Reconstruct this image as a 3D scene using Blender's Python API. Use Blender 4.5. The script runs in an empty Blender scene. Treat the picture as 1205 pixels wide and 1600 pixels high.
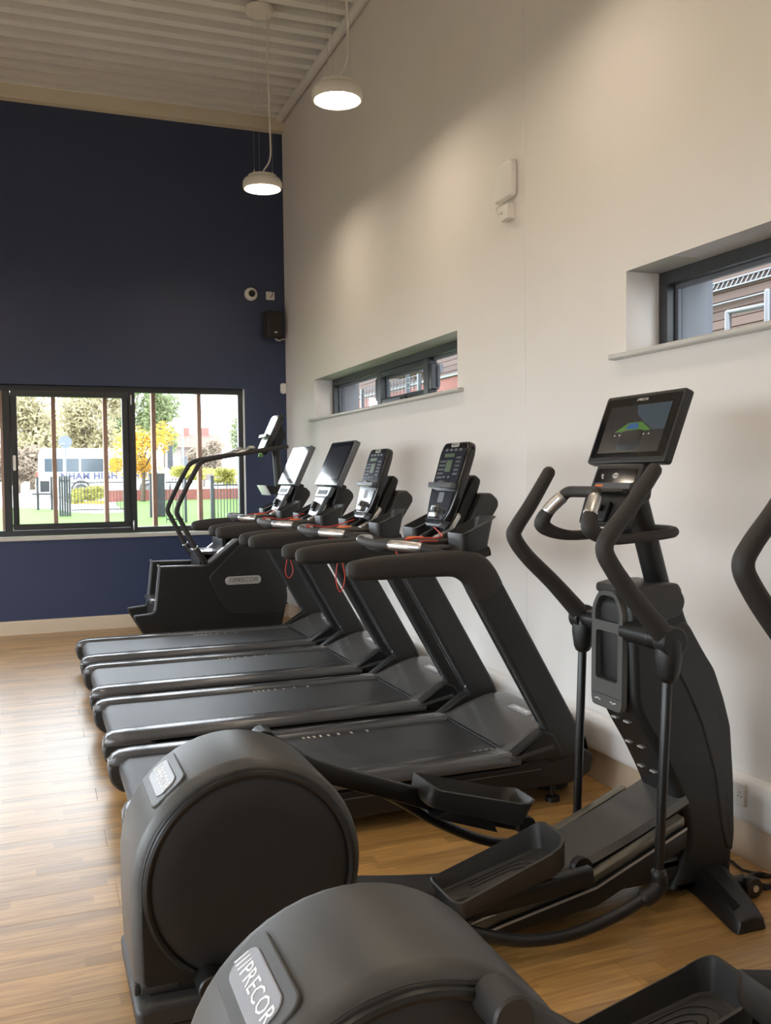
import bpy, bmesh, math, random
import numpy as np
from mathutils import Matrix, Vector
random.seed(7)
PI = math.pi
sc = bpy.context.scene
col = sc.collection

# ------------------------------------------------------------------ camera
F_PX, YAW, PITCH, ROLL = 1450.33, 0.36521, -0.04032, -0.01227
CAM = Vector((-2.5568, -9.5908, 1.5))
def cam_axes():
    f = Vector((math.sin(YAW)*math.cos(PITCH), math.cos(YAW)*math.cos(PITCH), math.sin(PITCH)))
    r = Vector((math.cos(YAW), -math.sin(YAW), 0)); u = r.cross(f)
    c, s = math.cos(ROLL), math.sin(ROLL)
    return c*r+s*u, -s*r+c*u, f
CR, CU, CF = cam_axes()
cam = bpy.data.cameras.new('camera'); cam.sensor_fit = 'HORIZONTAL'; cam.sensor_width = 36
cam.lens = F_PX/1205*36; cam.clip_start = .05; cam.clip_end = 500
co = bpy.data.objects.new('camera', cam); col.objects.link(co)
m = Matrix((CR, CU, -CF)).transposed().to_4x4(); m.translation = CAM; co.matrix_world = m
sc.camera = co
def hit(px, py, x=None, y=None, z=None):
    """pixel of the 1205x1600 photo -> point on an axis-aligned plane"""
    d = CR*((px-602.5)/F_PX) - CU*((py-800)/F_PX) + CF
    if x is not None: t = (x-CAM.x)/d.x
    elif y is not None: t = (y-CAM.y)/d.y
    else: t = (z-CAM.z)/d.z
    return CAM + d*t

# ------------------------------------------------------------------ light and exposure
SKY = 8.5
LAMP = 42.0
LAMP_COL = (1.0, .83, .67)
world = bpy.data.worlds.new('sky'); sc.world = world; world.use_nodes = True
wn = world.node_tree.nodes; wl = world.node_tree.links
bg = wn['Background']; bg.inputs['Color'].default_value = (.86, .93, 1.0, 1); bg.inputs['Strength'].default_value = SKY
sc.view_settings.view_transform = 'Standard'; sc.view_settings.look = 'None'
sc.view_settings.exposure = 0.1; sc.view_settings.gamma = 1.0
sc.view_settings.use_curve_mapping = False
def portal(loc, rot, sx, sy):
    L = bpy.data.lights.new('window_portal', 'AREA'); L.shape = 'RECTANGLE'; L.size = sx; L.size_y = sy
    L.cycles.is_portal = True
    o = bpy.data.objects.new('window_portal', L); col.objects.link(o); o.location = loc; o.rotation_euler = rot
portal((-3.0, .30, 1.68), (-PI/2, 0, 0), 5.4, 1.5)
portal((.32, -2.64, 2.22), (0, PI/2, 0), .5, 3.4)
portal((.32, -7.6, 2.22), (0, PI/2, 0), .5, 3.4)
portal((-6.92, -6.6, 1.5), (0, -PI/2, 0), 2.4, 10.6)

# ------------------------------------------------------------------ materials
def mat(name, color, rough=.5, metal=0., noise=0., nscale=30., bump=0., bscale=200., spec=.5, coat=0., var=0., emit=None, estr=0., stretch=None):
    m = bpy.data.materials.new(name); m.use_nodes = True
    nt = m.node_tree; b = nt.nodes['Principled BSDF']
    b.inputs['Roughness'].default_value = rough; b.inputs['Metallic'].default_value = metal
    b.inputs['Specular IOR Level'].default_value = spec
    b.inputs['Coat Weight'].default_value = coat; b.inputs['Coat Roughness'].default_value = .08
    c = (*color, 1)
    b.inputs['Base Color'].default_value = c
    if noise or var:
        tc = nt.nodes.new('ShaderNodeTexCoord'); mp = nt.nodes.new('ShaderNodeMapping')
        if stretch: mp.inputs['Scale'].default_value = stretch
        nt.links.new(tc.outputs['Object'], mp.inputs['Vector'])
        n = nt.nodes.new('ShaderNodeTexNoise'); n.inputs['Scale'].default_value = nscale; n.inputs['Detail'].default_value = 3
        nt.links.new(mp.outputs['Vector'], n.inputs['Vector'])
        mr = nt.nodes.new('ShaderNodeMapRange'); mr.inputs['To Min'].default_value = 1-noise; mr.inputs['To Max'].default_value = 1+noise
        nt.links.new(n.outputs['Fac'], mr.inputs['Value'])
        last = mr.outputs['Result']
        if var:
            oi = nt.nodes.new('ShaderNodeObjectInfo'); m2 = nt.nodes.new('ShaderNodeMapRange')
            m2.inputs['To Min'].default_value = 1-var; m2.inputs['To Max'].default_value = 1+var
            nt.links.new(oi.outputs['Random'], m2.inputs['Value'])
            mu = nt.nodes.new('ShaderNodeMath'); mu.operation = 'MULTIPLY'
            nt.links.new(last, mu.inputs[0]); nt.links.new(m2.outputs['Result'], mu.inputs[1]); last = mu.outputs[0]
        mx = nt.nodes.new('ShaderNodeVectorMath'); mx.operation = 'SCALE'; mx.inputs[0].default_value = color
        nt.links.new(last, mx.inputs['Scale']); nt.links.new(mx.outputs[0], b.inputs['Base Color'])
    if bump:
        tc = nt.nodes.new('ShaderNodeTexCoord')
        n = nt.nodes.new('ShaderNodeTexNoise'); n.inputs['Scale'].default_value = bscale; n.inputs['Detail'].default_value = 2
        nt.links.new(tc.outputs['Object'], n.inputs['Vector'])
        bp = nt.nodes.new('ShaderNodeBump'); bp.inputs['Strength'].default_value = bump; bp.inputs['Distance'].default_value = .002
        nt.links.new(n.outputs['Fac'], bp.inputs['Height']); nt.links.new(bp.outputs['Normal'], b.inputs['Normal'])
    if emit:
        b.inputs['Emission Color'].default_value = (*emit, 1); b.inputs['Emission Strength'].default_value = estr
    return m
M = {}
M['wall'] = mat('warm_white_paint', (.80, .76, .72), .75, noise=.02, nscale=3, bump=.05, bscale=350)
M['navy'] = mat('navy_paint', (.033, .048, .105), .42, noise=.06, nscale=4, bump=.05, bscale=350)
M['cream'] = mat('cream_paint', (.72, .66, .52), .6, noise=.03, nscale=5)
M['skirt'] = mat('beige_gloss', (.62, .51, .385), .4, noise=.03, nscale=5)
M['trunk'] = mat('white_pvc', (.80, .79, .78), .35, noise=.015, nscale=6)
M['deck'] = mat('white_steel_deck', (.85, .84, .81), .5, noise=.04, nscale=3)
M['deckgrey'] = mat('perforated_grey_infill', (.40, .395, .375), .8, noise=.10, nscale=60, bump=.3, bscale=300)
M['lampwhite'] = mat('white_lamp_metal', (.78, .75, .68), .45, noise=.02, nscale=8)
M['diffuser'] = mat('lit_diffuser', (.9, .9, .9), .5, emit=LAMP_COL, estr=LAMP)
M['cable_w'] = mat('white_cable', (.75, .72, .66), .5, noise=.02)
M['frame'] = mat('anthracite_aluminium', (.035, .038, .042), .4, noise=.05, nscale=15)
M['sill'] = mat('grey_white_sill', (.58, .56, .52), .35, noise=.02, nscale=9)
M['reveal'] = mat('reveal_paint', (.74, .74, .71), .65, noise=.02, nscale=5)
M['silver'] = mat('brushed_silver', (.62, .62, .62), .32, 1., noise=.06, nscale=60)
M['rampsteel'] = mat('dull_steel', (.20, .185, .15), .38, .8, noise=.1, nscale=30)
M['white_p'] = mat('white_plastic', (.80, .78, .74), .4, noise=.01)
M['black'] = mat('black_plastic', (.008, .0077, .0077), .45, noise=.08, nscale=40, bump=.12, bscale=900)
M['black2'] = mat('black_metal_paint', (.009, .0087, .0087), .36, noise=.08, nscale=40)
M['gloss'] = mat('gloss_black', (.012, .012, .013), .16, noise=.05, nscale=20, coat=.3)
M['char'] = mat('charcoal_plastic', (.027, .026, .025), .42, noise=.06, nscale=40, bump=.1, bscale=900)
M['char2'] = mat('dark_grey_plastic', (.0165, .0155, .015), .40, noise=.06, nscale=30, bump=.1, bscale=900)
M['shroud'] = mat('grey_shroud_plastic', (.062, .061, .058), .36, noise=.05, nscale=30, bump=.12, bscale=1100)
M['rubber'] = mat('grip_rubber', (.024, .0205, .018), .62, noise=.08, nscale=50, bump=.25, bscale=700)
M['rail'] = mat('rail_grey', (.085, .083, .084), .20, noise=.05, nscale=40, bump=.05, bscale=900)
M['trimglint'] = mat('edge_trim_glint', (.26, .26, .28), .25, noise=.05)  # lightened to hold the window's reflection on the climber edges
M['hood'] = mat('hood_satin_grey', (.075, .072, .070), .22, noise=.05, nscale=20)
M['belt'] = mat('running_belt', (.034, .033, .034), .42, noise=.12, nscale=25, bump=.3, bscale=500, stretch=(1, .3, 1))
M['mark'] = mat('belt_print', (.62, .56, .47), .6, noise=.05)
M['print'] = mat('pale_print', (.62, .60, .58), .5, noise=.03)
M['whiteprint'] = mat('white_print', (.85, .85, .84), .45, noise=.02)
M['badge'] = mat('badge_silver', (.46, .44, .41), .35, .4, noise=.04)
M['badge_dark'] = mat('badge_dark_print', (.10, .095, .09), .4, noise=.04)
M['badgegrey'] = mat('badge_grey', (.30, .30, .32), .35, .2, noise=.04)
M['panelgrey'] = mat('panel_blue_grey', (.11, .115, .125), .22, noise=.05, nscale=20, coat=.2)
M['screen'] = mat('screen_glass', (.006, .0065, .007), .06, noise=.05, coat=.4)
M['screengrey'] = mat('screen_off_grey', (.022, .024, .028), .10, noise=.05, coat=.5)
M['red'] = mat('red_cord', (.62, .05, .03), .5, noise=.05)
M['orange'] = mat('orange_button', (.80, .16, .03), .4, noise=.05)
M['green_led'] = mat('green_led_display', (.035, .055, .02), .4, emit=(.25, .40, .10), estr=.05)
M['key'] = mat('grey_keys', (.09, .093, .10), .4, noise=.05)
M['bluepanel'] = mat('keypad_navy_film', (.026, .028, .036), .16, noise=.05, coat=.4)
M['scr_sky'] = mat('display_sky', (.02, .03, .04), .2, emit=(.10, .14, .17), estr=.22)
M['scr_blue'] = mat('display_blue', (.02, .05, .12), .2, emit=(.05, .15, .38), estr=.3)
M['scr_green'] = mat('display_green', (.03, .08, .02), .2, emit=(.12, .26, .05), estr=.3)
M['scr_dark'] = mat('display_dark', (.012, .012, .012), .2, emit=(.03, .03, .03), estr=.3)
M['disc'] = mat('matte_disc', (.0145, .0135, .0135), .5, noise=.08, nscale=60, bump=.15, bscale=900)
M['teal'] = mat('pedal_edge_grey', (.11, .13, .135), .35, noise=.05)
M['pink'] = mat('purple_magazine', (.30, .12, .30), .4, noise=.3, nscale=20)
# outdoors
M['grass'] = mat('lawn_grass', (.06, .15, .002), .8, noise=.35, nscale=6)
M['tarmac'] = mat('dark_tarmac', (.06, .06, .06), .85, noise=.1, nscale=4)  # dark so the unseen left ground throws little light up
M['path'] = mat('pale_paving', (.62, .60, .57), .8, noise=.06, nscale=4)
M['brickred'] = mat('red_brick', (.27, .10, .085), .8, noise=.15, nscale=8)
M['bark'] = mat('bark', (.10, .075, .055), .85, noise=.2, nscale=10)
M['fin'] = mat('cedar_fin', (.46, .26, .19), .65, noise=.12, nscale=14, stretch=(1, 1, .08))
M['vanwhite'] = mat('van_white_paint', (.82, .82, .82), .3, noise=.01, coat=.3)
M['vanglass'] = mat('van_tinted_glass', (.05, .068, .085), .12, noise=.05)
M['tyre'] = mat('tyre', (.05, .05, .05), .7, noise=.1)
M['ironwork'] = mat('dark_ironwork', (.028, .032, .038), .5, noise=.05)
M['letters'] = mat('navy_letters', (.05, .06, .12), .5, noise=.05)
M['steelpale'] = mat('galvanised_steel', (.15, .155, .165), .4, .5, noise=.06)
M['rooftile'] = mat('red_roof', (.20, .085, .065), .8, noise=.12, nscale=6)
M['housewall'] = mat('brown_render', (.15, .115, .10), .8, noise=.12, nscale=3)
M['signgrey'] = mat('sign_back_grey', (.14, .165, .21), .5, noise=.04)
M['board'] = mat('brown_boards', (.090, .053, .042), .7, noise=.15, nscale=5, var=.16, stretch=(1, .1, 1))
M['greyclad'] = mat('grey_cladding', (.12, .13, .15), .55, noise=.05)
M['concrete'] = mat('pale_concrete', (.25, .255, .26), .8, noise=.06)
def leafmat(name, c):
    m = mat(name, c, .7, noise=.3, nscale=3)
    nt = m.node_tree; b = nt.nodes['Principled BSDF']; out = nt.nodes['Material Output']
    tr = nt.nodes.new('ShaderNodeBsdfTranslucent'); tr.inputs['Color'].default_value = (*c, 1)
    mx = nt.nodes.new('ShaderNodeMixShader'); mx.inputs['Fac'].default_value = .45
    nt.links.new(b.outputs[0], mx.inputs[1]); nt.links.new(tr.outputs[0], mx.inputs[2]); nt.links.new(mx.outputs[0], out.inputs['Surface'])
    return m
M['leaf_olive'] = leafmat('olive_leaves', (0.36, 0.32, 0.19))  # leaf colours lifted all over to stand for haze and glare
M['leaf_green'] = leafmat('green_leaves', (0.2, 0.24, 0.11))
M['leaf_yellow'] = leafmat('yellow_leaves', (0.62, 0.38, 0.055))
M['leaf_brown'] = leafmat('brown_leaves', (0.28, 0.225, 0.17))
M['leaf_lime'] = leafmat('lime_shrub_leaves', (0.34, 0.33, 0.08))
def glassmat(name, tint, refl):
    m = bpy.data.materials.new(name); m.use_nodes = True; nt = m.node_tree; nt.nodes.remove(nt.nodes['Principled BSDF'])
    out = nt.nodes['Material Output']; tr = nt.nodes.new('ShaderNodeBsdfTransparent'); tr.inputs['Color'].default_value = (*tint, 1)
    gl = nt.nodes.new('ShaderNodeBsdfGlossy'); gl.inputs['Roughness'].default_value = .02
    lw = nt.nodes.new('ShaderNodeLayerWeight'); lw.inputs['Blend'].default_value = .5
    pw = nt.nodes.new('ShaderNodeMath'); pw.operation = 'POWER'; pw.inputs[1].default_value = 5
    nt.links.new(lw.outputs['Facing'], pw.inputs[0])
    ma = nt.nodes.new('ShaderNodeMath'); ma.operation = 'MULTIPLY_ADD'; ma.inputs[1].default_value = .8; ma.inputs[2].default_value = refl
    nt.links.new(pw.outputs[0], ma.inputs[0])
    mx = nt.nodes.new('ShaderNodeMixShader'); nt.links.new(ma.outputs[0], mx.inputs[0])
    nt.links.new(tr.outputs[0], mx.inputs[1]); nt.links.new(gl.outputs[0], mx.inputs[2]); nt.links.new(mx.outputs[0], out.inputs['Surface'])
    return m
M['glass'] = glassmat('window_glass', (.97, .98, .98), .03)
def wood():
    m = bpy.data.materials.new('oak_laminate'); m.use_nodes = True; nt = m.node_tree; b = nt.nodes['Principled BSDF']
    geo = nt.nodes.new('ShaderNodeNewGeometry')
    oi = nt.nodes.new('ShaderNodeObjectInfo')
    # strips inside each board: snap position to staves ~0.063 wide, 0.45 long
    sep = nt.nodes.new('ShaderNodeSeparateXYZ'); nt.links.new(geo.outputs['Position'], sep.inputs[0])
    def math_(op, a, bval=None, blink=None):
        n = nt.nodes.new('ShaderNodeMath'); n.operation = op; nt.links.new(a, n.inputs[0])
        if blink is not None: nt.links.new(blink, n.inputs[1])
        elif bval is not None: n.inputs[1].default_value = bval
        return n.outputs[0]
    ys = math_('DIVIDE', sep.outputs['Y'], .0633); yi = math_('FLOOR', ys)
    wnz = nt.nodes.new('ShaderNodeTexWhiteNoise'); wnz.noise_dimensions = '1D'; nt.links.new(yi, wnz.inputs['W'])
    xs = math_('DIVIDE', sep.outputs['X'], .46); xo = math_('ADD', xs, blink=wnz.outputs['Value']); xi = math_('FLOOR', xo)
    cmb = nt.nodes.new('ShaderNodeCombineXYZ'); nt.links.new(xi, cmb.inputs[0]); nt.links.new(yi, cmb.inputs[1])
    wn2 = nt.nodes.new('ShaderNodeTexWhiteNoise'); wn2.noise_dimensions = '3D'; nt.links.new(cmb.outputs[0], wn2.inputs['Vector'])
    mp = nt.nodes.new('ShaderNodeMapping'); mp.inputs['Scale'].default_value = (2.2, 34, 1)
    add = nt.nodes.new('ShaderNodeVectorMath'); add.operation = 'ADD'
    nt.links.new(geo.outputs['Position'], add.inputs[0]); nt.links.new(wn2.outputs['Color'], add.inputs[1])
    nt.links.new(add.outputs[0], mp.inputs['Vector'])
    n = nt.nodes.new('ShaderNodeTexNoise'); n.inputs['Scale'].default_value = 2.0; n.inputs['Detail'].default_value = 5; n.inputs['Distortion'].default_value = .6
    nt.links.new(mp.outputs['Vector'], n.inputs['Vector'])
    rp = nt.nodes.new('ShaderNodeValToRGB'); e = rp.color_ramp.elements
    e[0].position = .30; e[0].color = (.33, .17, .048, 1); e[1].position = .72; e[1].color = (.56, .325, .105, 1)
    nt.links.new(n.outputs['Fac'], rp.inputs[0])
    mr = nt.nodes.new('ShaderNodeMapRange'); mr.inputs['To Min'].default_value = .78; mr.inputs['To Max'].default_value = 1.18
    nt.links.new(wn2.outputs['Value'], mr.inputs['Value'])
    m2 = nt.nodes.new('ShaderNodeMapRange'); m2.inputs['To Min'].default_value = .94; m2.inputs['To Max'].default_value = 1.06
    nt.links.new(oi.outputs['Random'], m2.inputs['Value'])
    mu = math_('MULTIPLY', mr.outputs['Result'], blink=m2.outputs['Result'])
    scn = nt.nodes.new('ShaderNodeVectorMath'); scn.operation = 'SCALE'
    nt.links.new(rp.outputs['Color'], scn.inputs[0]); nt.links.new(mu, scn.inputs['Scale'])
    nt.links.new(scn.outputs[0], b.inputs['Base Color'])
    b.inputs['Roughness'].default_value = .34; b.inputs['Specular IOR Level'].default_value = .6; b.inputs['Coat Weight'].default_value = .6; b.inputs['Coat Roughness'].default_value = .36
    bp = nt.nodes.new('ShaderNodeBump'); bp.inputs['Strength'].default_value = .06; bp.inputs['Distance'].default_value = .002
    nt.links.new(n.outputs['Fac'], bp.inputs['Height']); nt.links.new(bp.outputs['Normal'], b.inputs['Normal'])
    return m
M['wood'] = wood()

# ------------------------------------------------------------------ mesh helpers
SIDE = Matrix(((1, 0, 0, 0), (0, 0, 1, 0), (0, 1, 0, 0), (0, 0, 0, 1)))   # (a,b,t) -> x=a z=b y=t
def frame(o, right, up):
    r = Vector(right).normalized(); u = Vector(up).normalized(); n = r.cross(u)
    m = Matrix((r, u, n)).transposed().to_4x4(); m.translation = Vector(o); return m
def uframe(x0, z0, x1, z1, y=0.):
    """panel that faces the user (-x) and leans back; origin at the bottom centre, a = to the user's right, b = up the panel"""
    return frame((x0, y, z0), (0, -1, 0), (x1-x0, 0, z1-z0))
def catmull(P, n=6, closed=False):
    P = [Vector(p) for p in P]; out = []; N = len(P)
    rng = range(N if closed else N-1)
    for i in rng:
        if closed: a, b, c, d = P[i-1], P[i], P[(i+1) % N], P[(i+2) % N]
        else: a, b, c, d = P[max(i-1, 0)], P[i], P[i+1], P[min(i+2, N-1)]
        for k in range(n):
            t = k/n
            out.append(.5*((2*b)+(c-a)*t+(2*a-5*b+4*c-d)*t*t+(3*b-a-3*c+d)*t**3))
    if not closed: out.append(P[-1])
    return out
def lerp_list(L, n):
    out = []
    for i in range(len(L)-1):
        for k in range(n): out.append(L[i]+(L[i+1]-L[i])*k/n)
    out.append(L[-1]); return out
def rrect(w, h, r, n=5, cx=0, cy=0):
    out = []
    for (sx, sy, a0) in ((1, 1, 0), (-1, 1, 90), (-1, -1, 180), (1, -1, 270)):
        for k in range(n+1):
            a = math.radians(a0+90*k/n); out.append((cx+sx*(w/2-r)+r*math.cos(a), cy+sy*(h/2-r)+r*math.sin(a)))
    return out
def rpoly(pts, r, n=4):
    """polygon with rounded corners; r scalar or list"""
    out = []; N = len(pts)
    for i in range(N):
        p = Vector(pts[i]); a = Vector(pts[i-1])-p; b = Vector(pts[(i+1) % N])-p
        rr = r[i] if isinstance(r, (list, tuple)) else r
        d = min(rr, a.length*.45, b.length*.45)
        if d < 1e-5: out.append(tuple(p)); continue
        p0 = p+a.normalized()*d; p1 = p+b.normalized()*d
        for k in range(n+1):
            t = k/n; q = p0*(1-t)**2+p*2*t*(1-t)+p1*t*t; out.append((q.x, q.y))
    return out
def inset(poly, d):
    N = len(poly); A = sum(poly[i-1][0]*poly[i][1]-poly[i][0]*poly[i-1][1] for i in range(N)); s = 1 if A > 0 else -1
    out = []
    for i in range(N):
        p = Vector(poly[i]); a = (p-Vector(poly[i-1])); b = (Vector(poly[(i+1) % N])-p)
        if a.length < 1e-9: a = b
        if b.length < 1e-9: b = a
        n1 = Vector((-a.y, a.x)).normalized()*s; n2 = Vector((-b.y, b.x)).normalized()*s
        n = n1+n2
        if n.length < 1e-6: n = n1
        n.normalize(); k = 1/max(.5, n.dot(n1)); out.append(tuple(p+n*d*k))
    return out
class MB:
    def __init__(s, off=(0, 0, 0)): s.v = []; s.f = []; s.off = Vector(off)
    def add(s, vs, fs, mtx=None):
        b = len(s.v)
        for p in vs:
            p = Vector(p)
            if mtx is not None: p = mtx @ p
            s.v.append(p-s.off)
        s.f += [tuple(i+b for i in f) for f in fs]; return s
    def box(s, c, size, mtx=None):
        x, y, z = [q/2 for q in size]; c = Vector(c)
        vs = [c+Vector((sx*x, sy*y, sz*z)) for sz in (-1, 1) for sy in (-1, 1) for sx in (-1, 1)]
        return s.add(vs, [(0, 2, 3, 1), (4, 5, 7, 6), (0, 1, 5, 4), (2, 6, 7, 3), (0, 4, 6, 2), (1, 3, 7, 5)], mtx)
    def rings(s, R, cap=True, closed=False, mtx=None):
        n = len(R[0]); vs = [p for r in R for p in r]; fs = []
        K = len(R)
        for k in range(K if closed else K-1):
            a, b = k*n, ((k+1) % K)*n
            for i in range(n): j = (i+1) % n; fs.append((a+i, a+j, b+j, b+i))
        if cap and not closed: fs.append(tuple(range(n))[::-1]); fs.append(tuple((K-1)*n+i for i in range(n)))
        return s.add(vs, fs, mtx)
    def prism(s, poly, t0, t1, mtx=SIDE): return s.rings([[(a, b, t0) for a, b in poly], [(a, b, t1) for a, b in poly]], mtx=mtx)
    def rprism(s, poly, t0, t1, r, mtx=SIDE, n=4, both=True):
        R = []
        for k in range(n+1):
            a = PI/2*k/n; R.append((t0+r*(1-math.sin(a)), r*(1-math.cos(a))) if both else None)
        R = [q for q in R if q][::-1]   # from face outwards
        L = [[(a, b, t) for a, b in inset(poly, d)] for t, d in R] if both else [[(a, b, t0) for a, b in poly]]
        for k in range(n+1):
            a = PI/2*k/n; L.append([(x, y, t1-r*(1-math.sin(a))) for x, y in inset(poly, r*(1-math.cos(a)))])
        return s.rings(L, mtx=mtx)
    def ringplate(s, outer, inner, t0, t1, mtx=SIDE):
        n = len(outer); assert n == len(inner)
        R = [[(a, b, t0) for a, b in outer], [(a, b, t1) for a, b in outer], [(a, b, t1) for a, b in inner], [(a, b, t0) for a, b in inner]]
        return s.rings(R, closed=True, mtx=mtx)
    def tube(s, path, r, seg=10, closed=False, mtx=None, cap=True):
        P = [Vector(p) for p in path]; N = len(P); rr = r if isinstance(r, (list, tuple)) else [r]*N
        up = None; R = []
        for i in range(N):
            if closed: t = P[(i+1) % N]-P[i-1]
            else: t = P[min(i+1, N-1)]-P[max(i-1, 0)]
            t.normalize()
            if up is None:
                ref = Vector((0, 0, 1)) if abs(t.z) < .9 else Vector((1, 0, 0)); up = (ref-t*ref.dot(t)).normalized()
            else:
                up = up-t*up.dot(t); up.normalize()
            side = t.cross(up)
            R.append([P[i]+(up*math.cos(2*PI*k/seg)+side*math.sin(2*PI*k/seg))*rr[i] for k in range(seg)])
        if closed: return s.rings(R, closed=True, mtx=mtx)
        if cap and N > 1:   # rounded ends
            def dome(ring, c, d, rad):
                return [[c+(p-c)*q+d*rad*h for p in ring] for q, h in ((.80, .55), (.45, .86))]
            d0 = (P[0]-P[1]).normalized(); d1 = (P[-1]-P[-2]).normalized()
            a = dome(R[0], P[0], d0, rr[0]*.8); b = dome(R[-1], P[-1], d1, rr[-1]*.8)
            R = [a[1], a[0]]+R+[b[0], b[1]]
        return s.rings(R, mtx=mtx)
    def sweep(s, path, a, b, ex=2.6, seg=20, y=0., dome=True):
        """sweep in the x-z plane at y; a = half size in plane, b = half size across"""
        P = [Vector((p[0], y if len(p) == 2 else p[1], p[-1])) for p in path]; N = len(P); B = Vector((0, 1, 0))
        a = a if isinstance(a, (list, tuple)) else [a]*N; b = b if isinstance(b, (list, tuple)) else [b]*N
        def ring(c, n, A, Bb):
            out = []
            for k in range(seg):
                t = 2*PI*k/seg; ct, st = math.cos(t), math.sin(t)
                out.append(c+n*A*math.copysign(abs(ct)**(2/ex), ct)+B*Bb*math.copysign(abs(st)**(2/ex), st))
            return out
        R = []
        for i in range(N):
            t = (P[min(i+1, N-1)]-P[max(i-1, 0)]).normalized(); n = t.cross(B).normalized()
            if i == 0 and dome:
                for q, h in ((.5, .85), (.85, .5)): R.append(ring(P[0]-t*min(a[0], b[0])*h, n, a[0]*q, b[0]*q))
            R.append(ring(P[i], n, a[i], b[i]))
            if i == N-1 and dome:
                for q, h in ((.85, .5), (.5, .85)): R.append(ring(P[i]+t*min(a[i], b[i])*h, n, a[i]*q, b[i]*q))
        return s.rings(R)
    def lathe(s, prof, c, axis='z', seg=32, mtx=None, closed=False):
        c = Vector(c); R = []
        for r, h in prof:
            ring = []
            for k in range(seg):
                t = 2*PI*k/seg; u, w = r*math.cos(t), r*math.sin(t)
                ring.append(c+(Vector((u, w, h)) if axis == 'z' else Vector((u, h, w)) if axis == 'y' else Vector((h, u, w))))
            R.append(ring)
        return s.rings(R, mtx=mtx, closed=closed)
    def mesh(s, name, material, bevel=0., seg=2, ang=38):
        me = bpy.data.meshes.new(name); me.from_pydata([tuple(p) for p in s.v], [], s.f)
        bm = bmesh.new(); bm.from_mesh(me)
        bmesh.ops.remove_doubles(bm, verts=bm.verts, dist=1e-6)
        bmesh.ops.recalc_face_normals(bm, faces=bm.faces)
        if bevel:
            ed = [e for e in bm.edges if len(e.link_faces) == 2 and e.calc_face_angle(0) > math.radians(30)]
            bmesh.ops.bevel(bm, geom=ed, offset=bevel, segments=seg, profile=.5, affect='EDGES', clamp_overlap=True)
        for f in bm.faces: f.smooth = True
        for e in bm.edges:
            if len(e.link_faces) == 2 and e.calc_face_angle(0) > math.radians(ang): e.smooth = False
        for f in bm.faces:
            if len(f.verts) > 4:
                for e in f.edges: e.smooth = False
        bm.to_mesh(me); bm.free(); me.materials.append(M[material] if isinstance(material, str) else material)
        return me
    def build(s, name, material, parent=None, bevel=0., seg=2, ang=38):
        o = bpy.data.objects.new(name, s.mesh(name, material, bevel, seg, ang)); col.objects.link(o)
        if parent is not None: o.parent = parent
        return o
def tag(o, label=None, cat=None, group=None, kind=None):
    if label: o['label'] = label
    if cat: o['category'] = cat
    if group: o['group'] = group
    if kind: o['kind'] = kind
    return o
def thing(name, label, cat, loc=(0, 0, 0), group=None):
    o = bpy.data.objects.new(name, None); o.empty_display_size = .1; col.objects.link(o); o.location = loc
    return tag(o, label, cat, group)
def struct(o): o['kind'] = 'structure'; return o
def copy_tree(o, parent=None):
    c = o.copy(); col.objects.link(c); c.parent = parent
    for ch in list(o.children): copy_tree(ch, c)
    return c
def text(name, body, size, material, parent, mtx, off=(0, 0, 0), extrude=.0006, spacing=1., bold=0., shear=0., align='CENTER'):
    cu = bpy.data.curves.new(name, 'FONT'); cu.body = body; cu.size = size; cu.extrude = extrude; cu.offset = bold
    cu.align_x = align; cu.align_y = 'CENTER'; cu.space_character = spacing; cu.shear = shear; cu.resolution_u = 2
    t = bpy.data.objects.new('tmp', cu); col.objects.link(t)
    dg = bpy.context.evaluated_depsgraph_get(); me = bpy.data.meshes.new_from_object(t.evaluated_get(dg))
    bpy.data.objects.remove(t); bpy.data.curves.remove(cu)
    mt = Matrix.Translation(-Vector(off)) @ mtx
    me.transform(mt); me.name = name; me.materials.clear(); me.materials.append(M[material])
    o = bpy.data.objects.new(name, me); col.objects.link(o); o.parent = parent; return o
# ================================================================== the room
XL, YB, ZC = -6.8, -13.0, 5.36       # left wall, back wall, top of the room
def boxes(name, mt, L, parent=None, bevel=0.):
    b = MB()
    for (x0, x1, y0, y1, z0, z1) in L: b.box(((x0+x1)/2, (y0+y1)/2, (z0+z1)/2), (x1-x0, y1-y0, z1-z0))
    return b.build(name, mt, parent, bevel)
# floor: slab + planks laid towards the wall
floor = struct(boxes('floor', 'wood', [(XL, 0, YB, 0, -.12, -.006)]))
PW, PL, G = .19, 1.38, .0007
plank_mesh = {}
def plank(x0, x1, y0, target=None):
    L = round(x1-x0, 4)
    if target is not None:
        target.box(((x0+x1)/2, y0+PW/2, -.003), (L-G, PW-G, .006)); return
    if L not in plank_mesh: plank_mesh[L] = MB().box((0, 0, -.003), (L-G, PW-G, .006)).mesh('plank', 'wood', .0007, 1)
    o = bpy.data.objects.new('plank', plank_mesh[L]); col.objects.link(o); o.parent = floor; o.location = ((x0+x1)/2, y0+PW/2, 0)
rest = MB(); cnt = 0
y = 0.0; row = 0
while y > YB+PW:
    y0 = y-PW; x = 0.0; first = (.46, 1.38, .92)[row % 3]
    while x > XL+.01:
        L = first if x == 0.0 else PL
        x0 = max(x-L, XL)
        vis = x > -4.2 and x0 < 0 and y0 > -9.4 and (x0 > -2.6-.0 or x > -3.9)
        if vis and cnt < 280: plank(x0, x, y0); cnt += 1
        else: plank(x0, x, y0, rest)
        x = x0
    y = y0; row += 1
tag(rest.build('plank_field', 'wood', floor), kind='stuff')
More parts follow.
